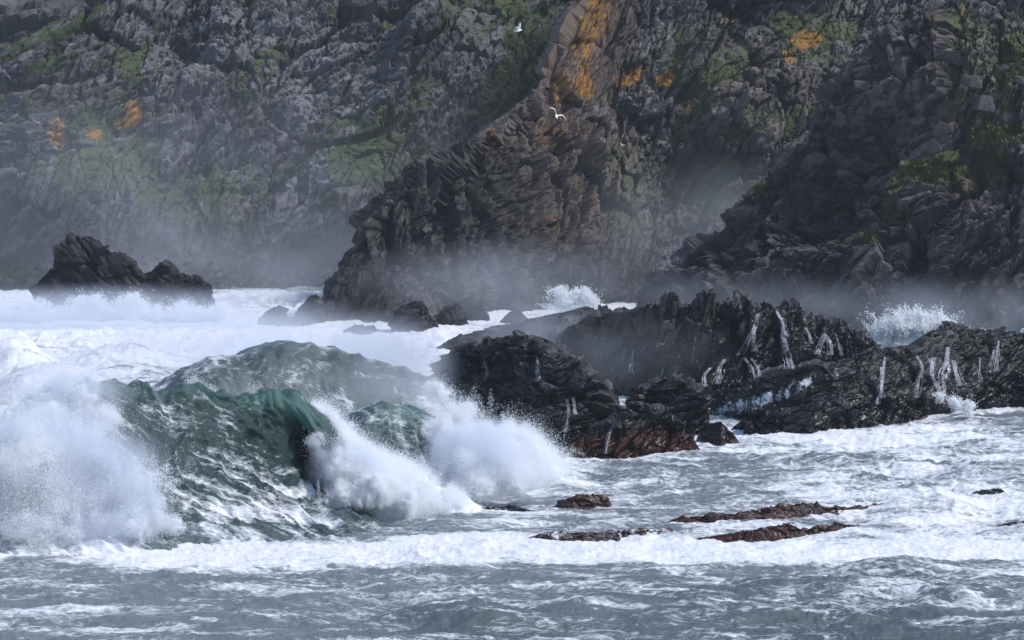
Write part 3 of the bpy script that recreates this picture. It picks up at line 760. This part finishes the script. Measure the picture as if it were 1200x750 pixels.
# second, smaller breaker behind its white water
B0 = [(-9, -.7), (-6, .6), (-4, 1.8), (-2.2, 3.1), (-1, 3.8), (-.3, 4.1), (.4, 4.1), (.9, 3.8), (1.2, 3.3), (1.3, 2.9), (1.4, 2.4), (1.7, 1.8), (2.4, 1.1), (3.6, .5), (5.4, .1), (7, -.3), (9, -.8)]
B1 = [(-9, -.7), (-6, .5), (-4, 1.6), (-2.2, 2.9), (-.8, 3.7), (.4, 3.8), (1.5, 3.4), (2.3, 2.6), (2.7, 1.8), (2.4, 1.8), (1.9, 2.5), (1.3, 2.5), (1.0, 1.7), (1.5, .8), (3, .2), (6, -.3), (9, -.8)]
B2 = [(-9, -.7), (-6, .2), (-4, 1.0), (-2.2, 1.9), (-.8, 2.4), (.4, 2.5), (1.5, 2.2), (2.3, 1.6), (2.9, .8), (3.1, .2), (3, -.3), (2.9, -.4), (2.9, -.5), (3, -.5), (4, -.5), (6, -.6), (9, -.8)]
FB = [(a * .8, -.6) for a, b in B2]
def second_fields(V, S, T, Q):
    st = ridged(np.stack([S * 1.5, T * 3.5, 0 * S], 1).astype(np.float32), 4, 331, .6)
    br = smooth(5.2, 6.6, S - 1.2 * smooth(.35, .55, T) + .6)
    cov = np.maximum(.38 + .5 * (st - .5), br * 1.1)
    cov = np.maximum(cov, .8 * (1 - smooth(-.5, 1.5, S)))
    return {'cov': cov, 'deep': .75 + 0 * S, 'air': .6 * np.exp(-((S - 3.5) / 2) ** 2) * np.exp(-((T - .45) / .12) ** 2), 'calm': .6 * (1 - br)}
w2, V2, N2, S2, T2 = wave('breaking_wave', (-8.2, 133.0), 38, [(-2.5, FB), (0, B2), (1.6, B0), (3.4, B0), (5.0, B1), (7.2, B2), (10.5, B2), (13, FB)], 240, 160, .26, 320, second_fields,
     'smaller green breaker collapsing into spray beside the tall domed rock',
     parts=lambda s_, t_: np.where(t_ < .37, 1, np.where((t_ < .58) & (s_ > 4.4), 2, 0)))

# unbroken swells rising behind
def swell(h, w=1.0):
    return [(-9 * w, -.9), (-6 * w, .25 * h), (-3.5 * w, .7 * h), (-1.5 * w, .95 * h), (0, h), (1.0 * w, .93 * h), (2.0 * w, .78 * h), (3.4 * w, .55 * h), (5.4 * w, .28 * h), (8 * w, .06 * h), (11 * w, -.9)]
def swell_fields(sd, base):
    def f(V, S, T, Q):
        st = ridged(np.stack([S * .8 + 9 * T, T * 9 - S * .5, 0 * S], 1).astype(np.float32), 4, sd, .65, 1.6)
        crest = np.exp(-((T - .42) / .05) ** 2)
        return {'cov': base + .6 * (st - .5) + .12 * crest, 'deep': .25 + .35 * np.exp(-((T - .5) / .1) ** 2), 'air': .10 * crest, 'calm': .7 + 0 * S}
    return f
wave('swell_wave', (-22.5, 151.0), 18, [(-6, swell(.2)), (-3, swell(.9)), (0, swell(1.7)), (3, swell(2.7)), (6, swell(4.1)), (8.5, swell(5.0)), (10, swell(5.4)), (12, swell(5.3)), (14, swell(4.9)), (16, swell(4.3)), (18.5, swell(3.5)), (22, swell(2.0)), (26, swell(.2))], 280, 110, .30, 340, swell_fields(341, .22),
     'tall grey-green swell rearing up behind the curling wave')
wave('swell_wave', (-14.5, 164.0), 8, [(-2, swell(.2, .8)), (0, swell(2.2, .8)), (2.0, swell(3.9, .8)), (3.6, swell(4.2, .8)), (5.5, swell(3.2, .8)), (8, swell(1.6, .8)), (10, swell(.1, .8))], 180, 100, .34, 350, swell_fields(351, .36),
     'shorter streaky swell peak to the right of the tallest swell')
wave('swell_wave', (-34, 131.0), 10, [(-4, swell(.2, .9)), (0, swell(2.5, .9)), (4, swell(4.0, .9)), (8, swell(4.3, .9)), (11, swell(3.9, .9)), (13.5, swell(3.0, .9)), (16, swell(.6, .9)), (18, swell(-.5, .9))], 260, 110, .45, 360, swell_fields(361, .60),
     'foam-laced swell shoulder behind the big burst of spray')

# ------------------------------------------------------------------ spray: clouds of droplets
ng = bpy.data.node_groups.new('droplets', 'GeometryNodeTree')
ng.interface.new_socket('Geometry', in_out='INPUT', socket_type='NodeSocketGeometry')
ng.interface.new_socket('Geometry', in_out='OUTPUT', socket_type='NodeSocketGeometry')
gi = ng.nodes.new('NodeGroupInput'); go = ng.nodes.new('NodeGroupOutput')
mp = ng.nodes.new('GeometryNodeMeshToPoints'); na = ng.nodes.new('GeometryNodeInputNamedAttribute'); na.data_type = 'FLOAT'
na.inputs['Name'].default_value = 'rad'
sm = ng.nodes.new('GeometryNodeSetMaterial'); sm.inputs['Material'].default_value = M['spray']
ng.links.new(gi.outputs[0], mp.inputs['Mesh']); ng.links.new(na.outputs[0], mp.inputs['Radius'])
ng.links.new(mp.outputs[0], sm.inputs['Geometry']); ng.links.new(sm.outputs[0], go.inputs[0])

def spray(name, P, rad, label):
    keep = P[:, 2] > -.3
    me = new_mesh(name, P[keep], np.zeros((0, 4), int), {'rad': rad[keep]})
    o = link(name, me, M['spray'], label=label, kind='stuff', cat='spray')
    md = o.modifiers.new('droplets', 'NODES'); md.node_group = ng
    return o

def radii(n, lo=.012, hi=.045):
    r = lo + (hi - lo) * rng.random(n) ** 2.6
    big = rng.random(n) < .004
    return np.where(big, r * 2.2, r).astype(np.float32)

def billow(cs, n, flat=1.0, sub=14, spread=.32):
    """cauliflower cloud: (px, py, distance, radius) lumps broken into smaller lumps"""
    out = []
    cs = np.array(cs, float)
    C = np.stack([(cs[:, 0] - CX) / F * cs[:, 2], cs[:, 2], CAMZ - (cs[:, 1] - HY) / F * cs[:, 2]], 1); R = cs[:, 3]
    w = R ** 2 / (R ** 2).sum()
    for c, r, f in zip(C, R, w):
        m = max(50, int(n * f))
        q = rng.normal(size=(sub, 3)); q /= np.linalg.norm(q, axis=1)[:, None]
        sc = c + q * r * .75 * rng.random((sub, 1)) ** .4
        sr = r * (.25 + .35 * rng.random(sub))
        q2 = rng.normal(size=(sub * 8, 3)); q2 /= np.linalg.norm(q2, axis=1)[:, None]
        par = rng.integers(0, sub, sub * 8)
        tc = sc[par] + q2 * sr[par, None] * .8
        tr = sr[par] * (.2 + .3 * rng.random(sub * 8))
        pk = rng.integers(0, sub * 8, m)
        p = tc[pk] + rng.normal(size=(m, 3)) * tr[pk, None] * (.6 + spread)
        p[:, 1] = c[1] + (p[:, 1] - c[1]) * flat
        out.append(p)
        # loose droplets thrown out
        k = m // 16
        g = rng.normal(size=(k, 3)); g /= np.linalg.norm(g, axis=1)[:, None]
        out.append(c + g * r * (.8 + .45 * rng.exponential(.6, (k, 1))))
    return np.concatenate(out)

def jets(px, py, d, n, up, side, nj, g=9.8):
    c = place(px, py, d); out = []
    for j in range(nj):
        v = np.array([rng.normal() * side, rng.normal() * side * .4, up * (.45 + .6 * rng.random())])
        tt = (v[2] / g) * (.1 + 1.0 * rng.random(n // nj))
        sp = .9 + .2 * rng.random((n // nj, 1)) + rng.normal(size=(n // nj, 3)) * .05
        out.append(c + rng.normal(size=3) * np.array([1.0, .3, .05]) + v * sp * tt[:, None] - np.array([0, 0, .5 * g]) * (tt ** 2)[:, None] + rng.normal(size=(n // nj, 3)) * .05)
    return np.concatenate(out)
p = billow([(30, 560, 119, 2.4), (90, 575, 119, 2.1), (140, 595, 119, 1.5), (180, 610, 119, .9), (35, 510, 121, 1.5), (90, 530, 120, 1.4), (-50, 540, 119, 3), (5, 600, 118, 1.9), (100, 612, 118, 1.3), (155, 620, 118, .9), (60, 490, 122, .9), (125, 560, 119.5, 1.2), (45, 625, 117, 1.2), (-30, 610, 117.5, 1.8), (20, 545, 118, 2.0), (205, 618, 119, .5), (115, 500, 122, 1.0), (100, 465, 123, .8), (75, 455, 124, .8)], 750000)
p = np.concatenate([p, jets(150, 600, 119, 22000, 6.5, 1.6, 90), jets(60, 560, 119, 22000, 9.0, 2.0, 90)])
spray('spray_burst', p, radii(len(p), .005, .016), 'huge white burst of spray exploding in front of the dark wave face')

def from_wave(V, N, mask, n, dist):
    idx = np.flatnonzero(mask); k = rng.choice(idx, n)
    d = rng.exponential(dist, n)
    return V[k] + N[k] * d[:, None] + rng.normal(size=(n, 3)) * .10
lump = fbm(V1.astype(np.float32) * .9, 3, 44)
lipm = (S1 > 10.4) & (S1 < 16) & (T1 > .22) & (T1 < .58)
p1 = from_wave(V1, N1, lipm & (lump > .42), 260000, .16)
p2 = billow([(400, 550, 127, .85), (435, 575, 126, .8), (475, 588, 126, .6), (420, 545, 128, .7), (375, 522, 128, .6), (390, 505, 129, .55), (450, 570, 127, .7), (505, 595, 127, .4), (362, 495, 129.5, .4), (405, 580, 126, .6)], 240000)
p = np.concatenate([p1, p2])
p = np.concatenate([p, jets(425, 596, 126, 22000, 4.6, 1.0, 130)])
crest = (S1 > -1) & (S1 < 10.5) & (T1 > .30) & (T1 < .40)
p3 = from_wave(V1, N1, crest & (fbm(V1.astype(np.float32) * .8, 3, 46) > .54), 7000, .10) + np.array([-.15, .25, .1])
p = np.concatenate([p, p3])
spray('whitewater', p, radii(len(p), .005, .016), 'white curtain of falling foam under the curling lip')
lump2 = fbm(V2.astype(np.float32) * .9, 3, 45)
p1 = from_wave(V2, N2, (S2 > 5.8) & (S2 < 12) & (T2 > .2) & (T2 < .6) & (lump2 > .42), 200000, .22)
p2 = billow([(560, 545, 131, 1.3), (592, 560, 131, .8), (535, 520, 132, 1.1), (512, 500, 133, .8), (570, 515, 133, .9), (540, 490, 135, .9), (510, 460, 138, .8), (608, 572, 131, .5), (525, 560, 131, .7), (560, 572, 130, .8), (500, 480, 136, .7)], 340000)
p = np.concatenate([p1, p2, jets(545, 588, 131, 26000, 6.2, 1.1, 140), jets(585, 580, 131, 16000, 5.0, 1.0, 90)])
spray('whitewater', p, radii(len(p), .005, .016), 'billowing white spray heaped between the smaller breaker and the domed rock')
# splash over the ledge
p = np.concatenate([billow([(1060, 388, 176, .8), (1085, 385, 176, .9), (1105, 382, 176, .7), (1040, 392, 176, .7), (1025, 390, 176, .5), (1120, 388, 176, .5)], 26000), jets(1065, 392, 176, 16000, 5.2, 1.9, 160), jets(1150, 394, 178, 3000, 2.6, 1.2, 40)])
spray('splash', p, radii(len(p), .014, .04), 'white splash bursting up behind the sloping ledge')
p = np.concatenate([jets(572, 520, 149, 5000, 4.5, .8, 60), jets(640, 535, 149, 2000, 3, 1.0, 30), jets(540, 490, 149, 5000, 5.0, .8, 60)])
spray('splash', p, radii(len(p), .006, .016), 'fine droplets thrown against the tall domed rock')
p = np.concatenate([billow([(x, 352 + 5 * math.sin(x * .2), 246, .9) for x in range(655, 692, 9)], 12000), jets(660, 362, 246, 2500, 3.2, 1.4, 80)])
spray('splash', p, radii(len(p), .02, .05), 'white surf breaking in the misty gap before the headland')
p = billow([(x, 366 + 6 * math.sin(x * .11) + 5 * math.sin(x * .037), 243, 1.1) for x in range(-30, 260, 11)] + [(260 + 12 * k, 350, 250, .7) for k in range(12)], 110000)
spray('whitewater', p, radii(len(p), .015, .045), 'bank of white surf around the foot of the sea stack')
p = billow([(1120, 472, 167, .5), (1100, 465, 168, .4), (1135, 478, 166, .5), (835, 518, 156, .4), (1070, 500, 163, .3)], 9000)
spray('splash', p, radii(len(p), .012, .03), 'churning foam in the pool under the ledge')

# ------------------------------------------------------------------ runnels of water on the rocks
tris = []; off = 0; VV = []
for o, V, nu, nv in ROCKS:
    if o.name.startswith(('sea_rock', 'rock_', 'right_cliff')):
        VV.append(V); tris.append(grid_faces(nu, nv) + off); off += len(V)
BV = BVHTree.FromPolygons(np.concatenate(VV).tolist(), np.concatenate(tris).tolist())
EYE = Vector((0, 0, CAMZ))
def hit(px, py):
    d = Vector(((px - CX) / F, 1.0, -(py - HY) / F)).normalized()
    r = BV.ray_cast(EYE, d)
    return (r[0], r[1]) if r[0] is not None else (None, None)

def runnel(lines, label, group=None, wd=1.0, name='water_runnel'):
    Vs, Fs = [], []
    for ln in lines:
        ln = np.array(ln, float)
        L = np.linalg.norm(np.diff(ln, axis=0), axis=1).sum()
        n = max(6, int(L / 1.2))
        t = np.linspace(0, len(ln) - 1, n)
        C = catmull(ln, t)
        for sN in range(int(11 * wd)):
            j = np.cumsum(rng.normal(size=n)) * .32; j -= j[0]
            ox = rng.normal() * .9 * wd + j * np.linspace(.3, 1.2, n)
            pts = []
            for a, (x, y) in enumerate(C):
                h, _ = hit(x + ox[a], y)
                if h is not None: pts.append(h)
            if len(pts) < 4: continue
            pts = np.array(pts)
            y = pts[:, 1].copy()
            for _ in range(3): y = np.minimum(y, np.convolve(np.pad(y, 2, mode='edge'), np.ones(5) / 5, 'valid'))
            sc = (y - .07) / pts[:, 1]
            pts = np.stack([pts[:, 0] * sc, pts[:, 1] * sc, CAMZ + (pts[:, 2] - CAMZ) * sc], 1)
            r = (.005 + .010 * rng.random()) * wd * (.5 + rng.random(len(pts)))
            b = len(Vs)
            for q, rr in zip(pts, r):
                Vs += [(q[0] - rr, q[1], q[2]), (q[0], q[1] - rr * .8, q[2] + rr * .3), (q[0] + rr, q[1], q[2]), (q[0], q[1] + rr * .8, q[2] - rr * .3)]
            for a in range(len(pts) - 1):
                for c in range(4):
                    Fs.append((b + a * 4 + c, b + a * 4 + (c + 1) % 4, b + a * 4 + 4 + (c + 1) % 4, b + a * 4 + 4 + c))
    if Fs:
        me = new_mesh(name, Vs, Fs, smooth_shade=True)
        return link(name, me, M['foam_run'], label=label, cat='waterfall', group=group)

G4 = 'runnels on the dark rock wall'; G5 = 'runnels on the sloping ledge'
runnel([[(888, 367), (884, 385), (876, 400), (870, 416)], [(885, 383), (884, 398), (883, 412)]], 'forked white runnel below the jagged crest of the rock wall', G4, 1.2)
runnel([[(910, 363), (917, 380), (918, 395), (922, 412), (927, 432)], [(915, 372), (921, 395)]], 'longest white runnel falling the full height of the rock wall', G4, 1.2)
runnel([[(966, 391), (963, 402), (958, 415)], [(967, 392), (973, 403), (974, 416)]], 'broad split runnel on the low end of the rock wall', G4, 1.3)
runnel([[(979, 391), (984, 404), (988, 417)]], 'slim runnel beside the broad split one on the rock wall', G4, .9)
runnel([[(944, 384), (948, 392), (951, 403)]], 'short runnel under a notch in the rock wall', G4, 1.0)
runnel([[(849, 421), (843, 432), (840, 450)], [(833, 431), (826, 440), (827, 453)]], 'pair of white runnels spilling from a shelf at the wall foot', G4, 1.2)
runnel([[(872, 419), (880, 430), (884, 443)], [(880, 420), (888, 432), (890, 442)]], 'wispy runnel low on the rock wall above the foaming ledge', G4, 1.0)
runnel([[(816, 391), (813, 408), (811, 426)]], 'thin thread of water on the bare middle of the rock wall', G4, .6)
runnel([[(742, 411), (740, 422), (738, 436)]], 'faint thread of water at the shadowed end of the rock wall', G4, .7)
runnel([[(777, 433), (774, 442)]], 'very short dribble at the foot of the rock wall', G4, .7)
runnel([[(1094, 419), (1091, 436), (1096, 450), (1102, 462)], [(1090, 420), (1094, 432)]], 'white runnel dropping into the whitewater pool from the ledge', G5, 1.2)
runnel([[(1111, 407), (1109, 425), (1104, 438), (1106, 460)], [(1117, 422), (1122, 440), (1126, 452)]], 'branching white runnel over the ledge beside the pool', G5, 1.3)
runnel([[(1171, 399), (1169, 415), (1166, 436)], [(1165, 410), (1160, 430)]], 'runnel at the far end of the ledge over the dark hump', G5, 1.0)
runnel([[(1074, 417), (1080, 430), (1076, 445), (1073, 466)]], 'kinked runnel down the middle of the ledge', G5, 1.0)
runnel([[(1037, 418), (1035, 440), (1030, 474)], [(1033, 430), (1034, 466)]], 'veil-like runnel above the small pointed slab', G5, 1.0)
runnel([[(1148, 419), (1147, 448)]], 'straight thin runnel left of the ledge end', G5, .7)
runnel([[(664, 468), (666, 484), (663, 506)], [(672, 466), (675, 486)]], 'white trickle between the domed rock and its jagged neighbour', None, .9)
runnel([[(717, 500), (713, 514), (709, 532)]], 'white trickle over the rust-brown weed band', None, .9)
runnel([[(629, 418), (630, 430), (632, 444)]], 'pale trickle below the brow of the domed rock', None, .8)
runnel([[(568, 424), (571, 436), (567, 446)]], 'pale trickle on the seaward shoulder of the domed rock', None, .8)

# ------------------------------------------------------------------ boulders lodged on the cliff
def boulder(px, py, r, seed, label, group):
    h, n = hit(px, py)
    if h is None: return
    rs = np.random.default_rng(seed)
    q = rs.normal(size=(26, 3)); q /= np.linalg.norm(q, axis=1)[:, None]
    q = np.sign(q) * np.abs(q) ** .6 * np.array([1.0, .8, .75]) * r * (.8 + .35 * rs.random((26, 1)))
    bmh = bmesh.new()
    for v in q: bmh.verts.new(v)
    bmesh.ops.convex_hull(bmh, input=bmh.verts)
    bmesh.ops.delete(bmh, geom=[v for v in bmh.verts if not v.link_faces], context='VERTS')
    bmesh.ops.triangulate(bmh, faces=bmh.faces)
    bmh.verts.index_update()
    V = np.array([v.co[:] for v in bmh.verts]); Fq = np.array([[v.index for v in f.verts] for f in bmh.faces]); bmh.free()
    one = np.ones(len(V))
    V = V + np.array(h)[None] + np.array([0, .22, -.1]) * r
    me = new_mesh('boulder', V, Fq, {'blk': one * (.3 + .35 * rs.random()), 'veg': 0 * one, 'lich': 0 * one, 'wet': 0 * one, 'algae': 0 * one, 'wash': 0 * one, 'tan': one * .3 * rs.random()})
    link('boulder', me, M['right'], label=label, cat='boulder', group=group)
GB = 'boulders lodged on the steep cliff'
bl = [(1139, 96, .95, 'biggest square boulder lodged high on the near cliff'), (1152, 121, 1.25, 'broad boulder just below the biggest square one on the near cliff'), (1183, 138, .9, 'pale boulder resting above the grass strip'),
      (1196, 97, .9, 'rounded boulder jutting over the grassy scree'), (1168, 112, .6, None), (1125, 70, .6, None), (1175, 80, .5, None), (1160, 62, .45, None), (1190, 165, .5, None), (1130, 188, .9, 'boulder standing in the grass patch on the near cliff'),
      (1067, 331, .7, 'pale boulder perched low on the near cliff over the splash'), (1050, 270, .6, None), (1025, 265, .5, None), (1085, 340, .5, None), (1110, 150, .6, None), (1060, 165, .7, None), (1010, 100, .7, None), (1045, 120, .5, None), (1000, 130, .5, None), (975, 165, .5, None), (1100, 95, .5, None)]
for k, (x, y, r, lab) in enumerate(bl):
    boulder(x, y, r, 900 + k, lab or 'small grey boulder caught among the ledges of the near cliff', GB)

# ------------------------------------------------------------------ grass on the near cliff
Vg, Fg = [], []
for (x, y, rx, ry, n) in [(1090, 202, 36, 12, 420), (1180, 158, 34, 9, 380), (1165, 190, 14, 12, 160), (1140, 45, 24, 36, 200), (1045, 248, 8, 11, 60), (1185, 70, 26, 30, 220), (1020, 280, 9, 7, 40), (890, 220, 10, 6, 40), (1170, 110, 40, 26, 160)]:
    for k in range(n):
        h, nn = hit(x + rng.normal() * rx * .6, y - .25 * 0 + rng.normal() * ry * .6)
        if h is None or h.y < 190: continue
        for q in range(5):
            a = rng.random() * 6.283; L = .22 + .35 * rng.random(); b = len(Vg); w_ = .05 + .05 * rng.random()
            dx, dy = math.cos(a), math.sin(a)
            Vg += [(h.x - dy * w_ + dx * .1, h.y + dx * w_ - .05, h.z - .06), (h.x + dy * w_ + dx * .1, h.y - dx * w_ - .05, h.z - .06), (h.x + dx * L * .7, h.y + dy * L * .7 - .12, h.z + L * .75)]
            Fg.append((b, b + 1, b + 2))
tgm = NT('grass'); pgm = tgm.n('ShaderNodeBsdfPrincipled')
tgm.l(tgm.ramp(tgm.noise(tgm.pos, .8, 3), [(.35, (.045, .065, .012)), (.65, (.13, .155, .03))]), pgm.inputs['Base Color']); pgm.inputs['Roughness'].default_value = .8
tgm.l(pgm.outputs[0], tgm.out.inputs[0])
link('grass', new_mesh('grass', Vg, Fg), tgm.m, kind='stuff', label='tufts of green grass on the ledges of the near cliff', cat='grass')

# ------------------------------------------------------------------ gulls
tg = NT('gull plumage')
pg = tg.n('ShaderNodeBsdfPrincipled'); tg.l(tg.mix(tg.attr('dark'), (.82, .82, .82), (.03, .03, .035)), pg.inputs['Base Color']); pg.inputs['Roughness'].default_value = .7
tg.l(pg.outputs[0], tg.out.inputs[0])
tb = NT('gull beak'); pb = tb.n('ShaderNodeBsdfPrincipled'); pb.inputs['Base Color'].default_value = (.6, .35, .04, 1); tb.l(pb.outputs[0], tb.out.inputs[0])

def gull(px, py, d, span, yaw, roll, lift, label):
    """one continuous body: a spindle for the bird, wings grown out of its flanks"""
    V, Fs, dk = [], [], []
    L = span * .42
    prof = [(-.55, .01, .0), (-.42, .05, .0), (-.30, .055, .0), (-.12, .10, -.01), (.08, .125, -.02), (.26, .105, -.01), (.36, .075, .02), (.44, .07, .035), (.50, .045, .03), (.54, .012, .02)]
    m = 10
    for (x, r, zc) in prof:
        fl = 2.4 if x < -.28 else 1.0
        for a in range(m):
            t = 2 * math.pi * a / m
            V.append((L * r * fl * math.cos(t), L * x, L * (zc + r * math.sin(t) * (.35 if x < -.28 else 1)))); dk.append(0)
    for i in range(len(prof) - 1):
        for a in range(m):
            Fs.append((i * m + a, i * m + (a + 1) % m, (i + 1) * m + (a + 1) % m, (i + 1) * m + a))
    for sgn in (-1, 1):
        b = len(V); K = 10
        for i in range(K):
            u = i / (K - 1)
            xx = sgn * (L * .05 + u * span / 2)
            zz = lift * span * (math.sin(min(u / .45, 1) * math.pi / 2) * .5 - .25 * max(0, u - .45) ** 1.2 * 2)
            sweep = .06 * span * math.sin(min(u / .4, 1) * math.pi / 2) - .16 * span * max(0, u - .4) ** 1.3 * 1.6
            ch = span * (.14 * (1 - u ** 2.2) + .012)
            for (cyy, czz) in ((.5, 0), (.15, .10), (-.5, 0), (.15, -.03)):
                V.append((xx, L * .1 + sweep + ch * cyy, zz + ch * czz)); dk.append(1.0 if u > .86 else 0)
        for i in range(K - 1):
            for a in range(4):
                q = (b + i * 4 + a, b + i * 4 + (a + 1) % 4, b + i * 4 + 4 + (a + 1) % 4, b + i * 4 + 4 + a)
                Fs.append(q if sgn > 0 else q[::-1])
        Fs.append((b + 36, b + 37, b + 38, b + 39))
    me = new_mesh('gull', V, Fs, {'dark': dk}, smooth_shade=True)
    o = link('gull', me, tg.m, label=label, cat='bird', group='gulls gliding before the cliffs')
    q = place(px, py, d); o.location = q.tolist(); o.rotation_euler = (math.radians(roll[0]), math.radians(roll[1]), math.radians(yaw))
    bm = [(0, L * .52, L * .03), (L * .02, L * .53, L * .015), (-L * .02, L * .53, L * .015), (0, L * .64, L * .0)]
    mb = new_mesh('beak', bm, [(0, 1, 3), (0, 3, 2), (1, 2, 3), (0, 2, 1)])
    link('beak', mb, tb.m, parent=o)
gull(652, 136, 165, 1.4, 20, (25, 35), .32, 'white gull banking with bent wings before the orange-stained crag')
gull(607, 36, 190, 1.35, -70, (10, -20), .55, 'white gull gliding before the green gully of the far cliff')
gull(730, 170, 232, .95, 60, (0, 20), .2, 'small gull low before the grey slabs of the headland')

# ------------------------------------------------------------------ mist hanging over the surf, and the hazy air
ico = None
def mist(px, py, d, r, dens, nscale, label, contrast=1.0, pw=1.0):
    nu, nv = 24, 13
    U, W = np.meshgrid(np.linspace(0, 2 * math.pi, nu, endpoint=False), np.linspace(0, math.pi, nv), indexing='ij')
    S = np.stack([np.sin(W) * np.cos(U), np.sin(W) * np.sin(U), np.cos(W)], 2).reshape(-1, 3)
    i = np.arange(nu * nv).reshape(nu, nv); a, b = i, np.roll(i, -1, 0)
    Fq = np.stack([a[:, :-1], a[:, 1:], b[:, 1:], b[:, :-1]], 2).reshape(-1, 4)
    me = new_mesh('mist', S, Fq)
    bmm = __import__('bmesh').new(); bmm.from_mesh(me); __import__('bmesh').ops.remove_doubles(bmm, verts=bmm.verts, dist=1e-4); __import__('bmesh').ops.recalc_face_normals(bmm, faces=bmm.faces); bmm.to_mesh(me); bmm.free()
    o = link('mist', me, mist_material('mist', dens, nscale, contrast, pw=pw), label=label, cat='mist', kind='stuff')
    o.location = place(px, py, d).tolist(); o.scale = r
    return o
MIST = True
if MIST:
    mist(230, 318, 288, (44, 9, 8), .10, .10, 'pale sea mist rising at the foot of the far cliff')
    mist(230, 270, 284, (60, 9, 20), .034, .05, 'blue spray-laden air filling the far cove')
    mist(640, 395, 188, (8, 5, 2.6), .12, .25, 'drifting spray behind the domed rock')
    mist(590, 334, 240, (17, 6, 4.6), .075, .16, 'grey mist hanging in the dark hollow of the headland')
    mist(860, 285, 254, (18, 6, 9), .075, .12, 'mist between the headland and the near cliff')
    mist(110, 376, 236, (26, 6, 3.4), .40, .16, 'drifting white spray before the sea stack')
    mist(300, 408, 190, (13, 7, 2.6), .35, .25, 'spindrift blowing off the back of the tallest swell')
    mist(440, 425, 160, (5.0, 5, 3.2), .50, .35, 'soft spray drifting behind the breaking lip')
    mist(80, 458, 124, (3.2, 2.2, 2.0), .9, .5, 'spindrift torn off the wave crest')
    mist(720, 415, 163, (8, 3.5, 3.0), .045, .3, 'thin spray drifting before the dark rock wall')
    mist(40, 565, 119.5, (6.2, 2.4, 3.5), 3.6, .40, 'dense fine spray inside the huge burst')
    mist(120, 595, 119, (3.3, 1.9, 2.2), 3.2, .55, 'fine spray at the edge of the huge burst')
    mist(-60, 575, 119, (4.5, 2.4, 3.4), 3.0, .45, 'dense fine spray at the outer side of the huge burst')
    mist(70, 618, 118, (4.8, 1.6, 1.2), 2.6, .6, 'fine spray low under the huge burst')
    mist(410, 550, 127.5, (2.2, 1.5, 1.8), 2.2, .8, 'fine spray under the curling lip')
    mist(560, 540, 131, (3.0, 1.8, 2.4), 2.6, .6, 'fine spray over the smaller breaker')
    mist(850, 362, 202, (13, 5, 3.2), .06, .2, 'thin mist rising behind the jagged rock wall')
    mist(472, 440, 146, (3.4, 3, 2.6), .26, .4, 'soft spray blown back from the smaller breaker')
    mist(1120, 372, 200, (16, 6, 3.5), .08, .2, 'thin mist at the foot of the near cliff')
hz = NT('hazy air'); hv = hz.n('ShaderNodeVolumePrincipled'); hv.inputs['Color'].default_value = (.80, .88, 1.0, 1); hv.inputs['Density'].default_value = .00013
hz.l(hv.outputs[0], hz.out.inputs['Volume'])
bx = np.array([(x, y, z) for x in (-2700, 2700) for y in (-30, 900) for z in (-8, 170)], float)
me = new_mesh('haze', bx, [(0, 1, 3, 2), (4, 6, 7, 5), (0, 4, 5, 1), (2, 3, 7, 6), (0, 2, 6, 4), (1, 5, 7, 3)])
link('haze', me, hz.m, kind='stuff', label='thin hazy sea air over the whole bay')
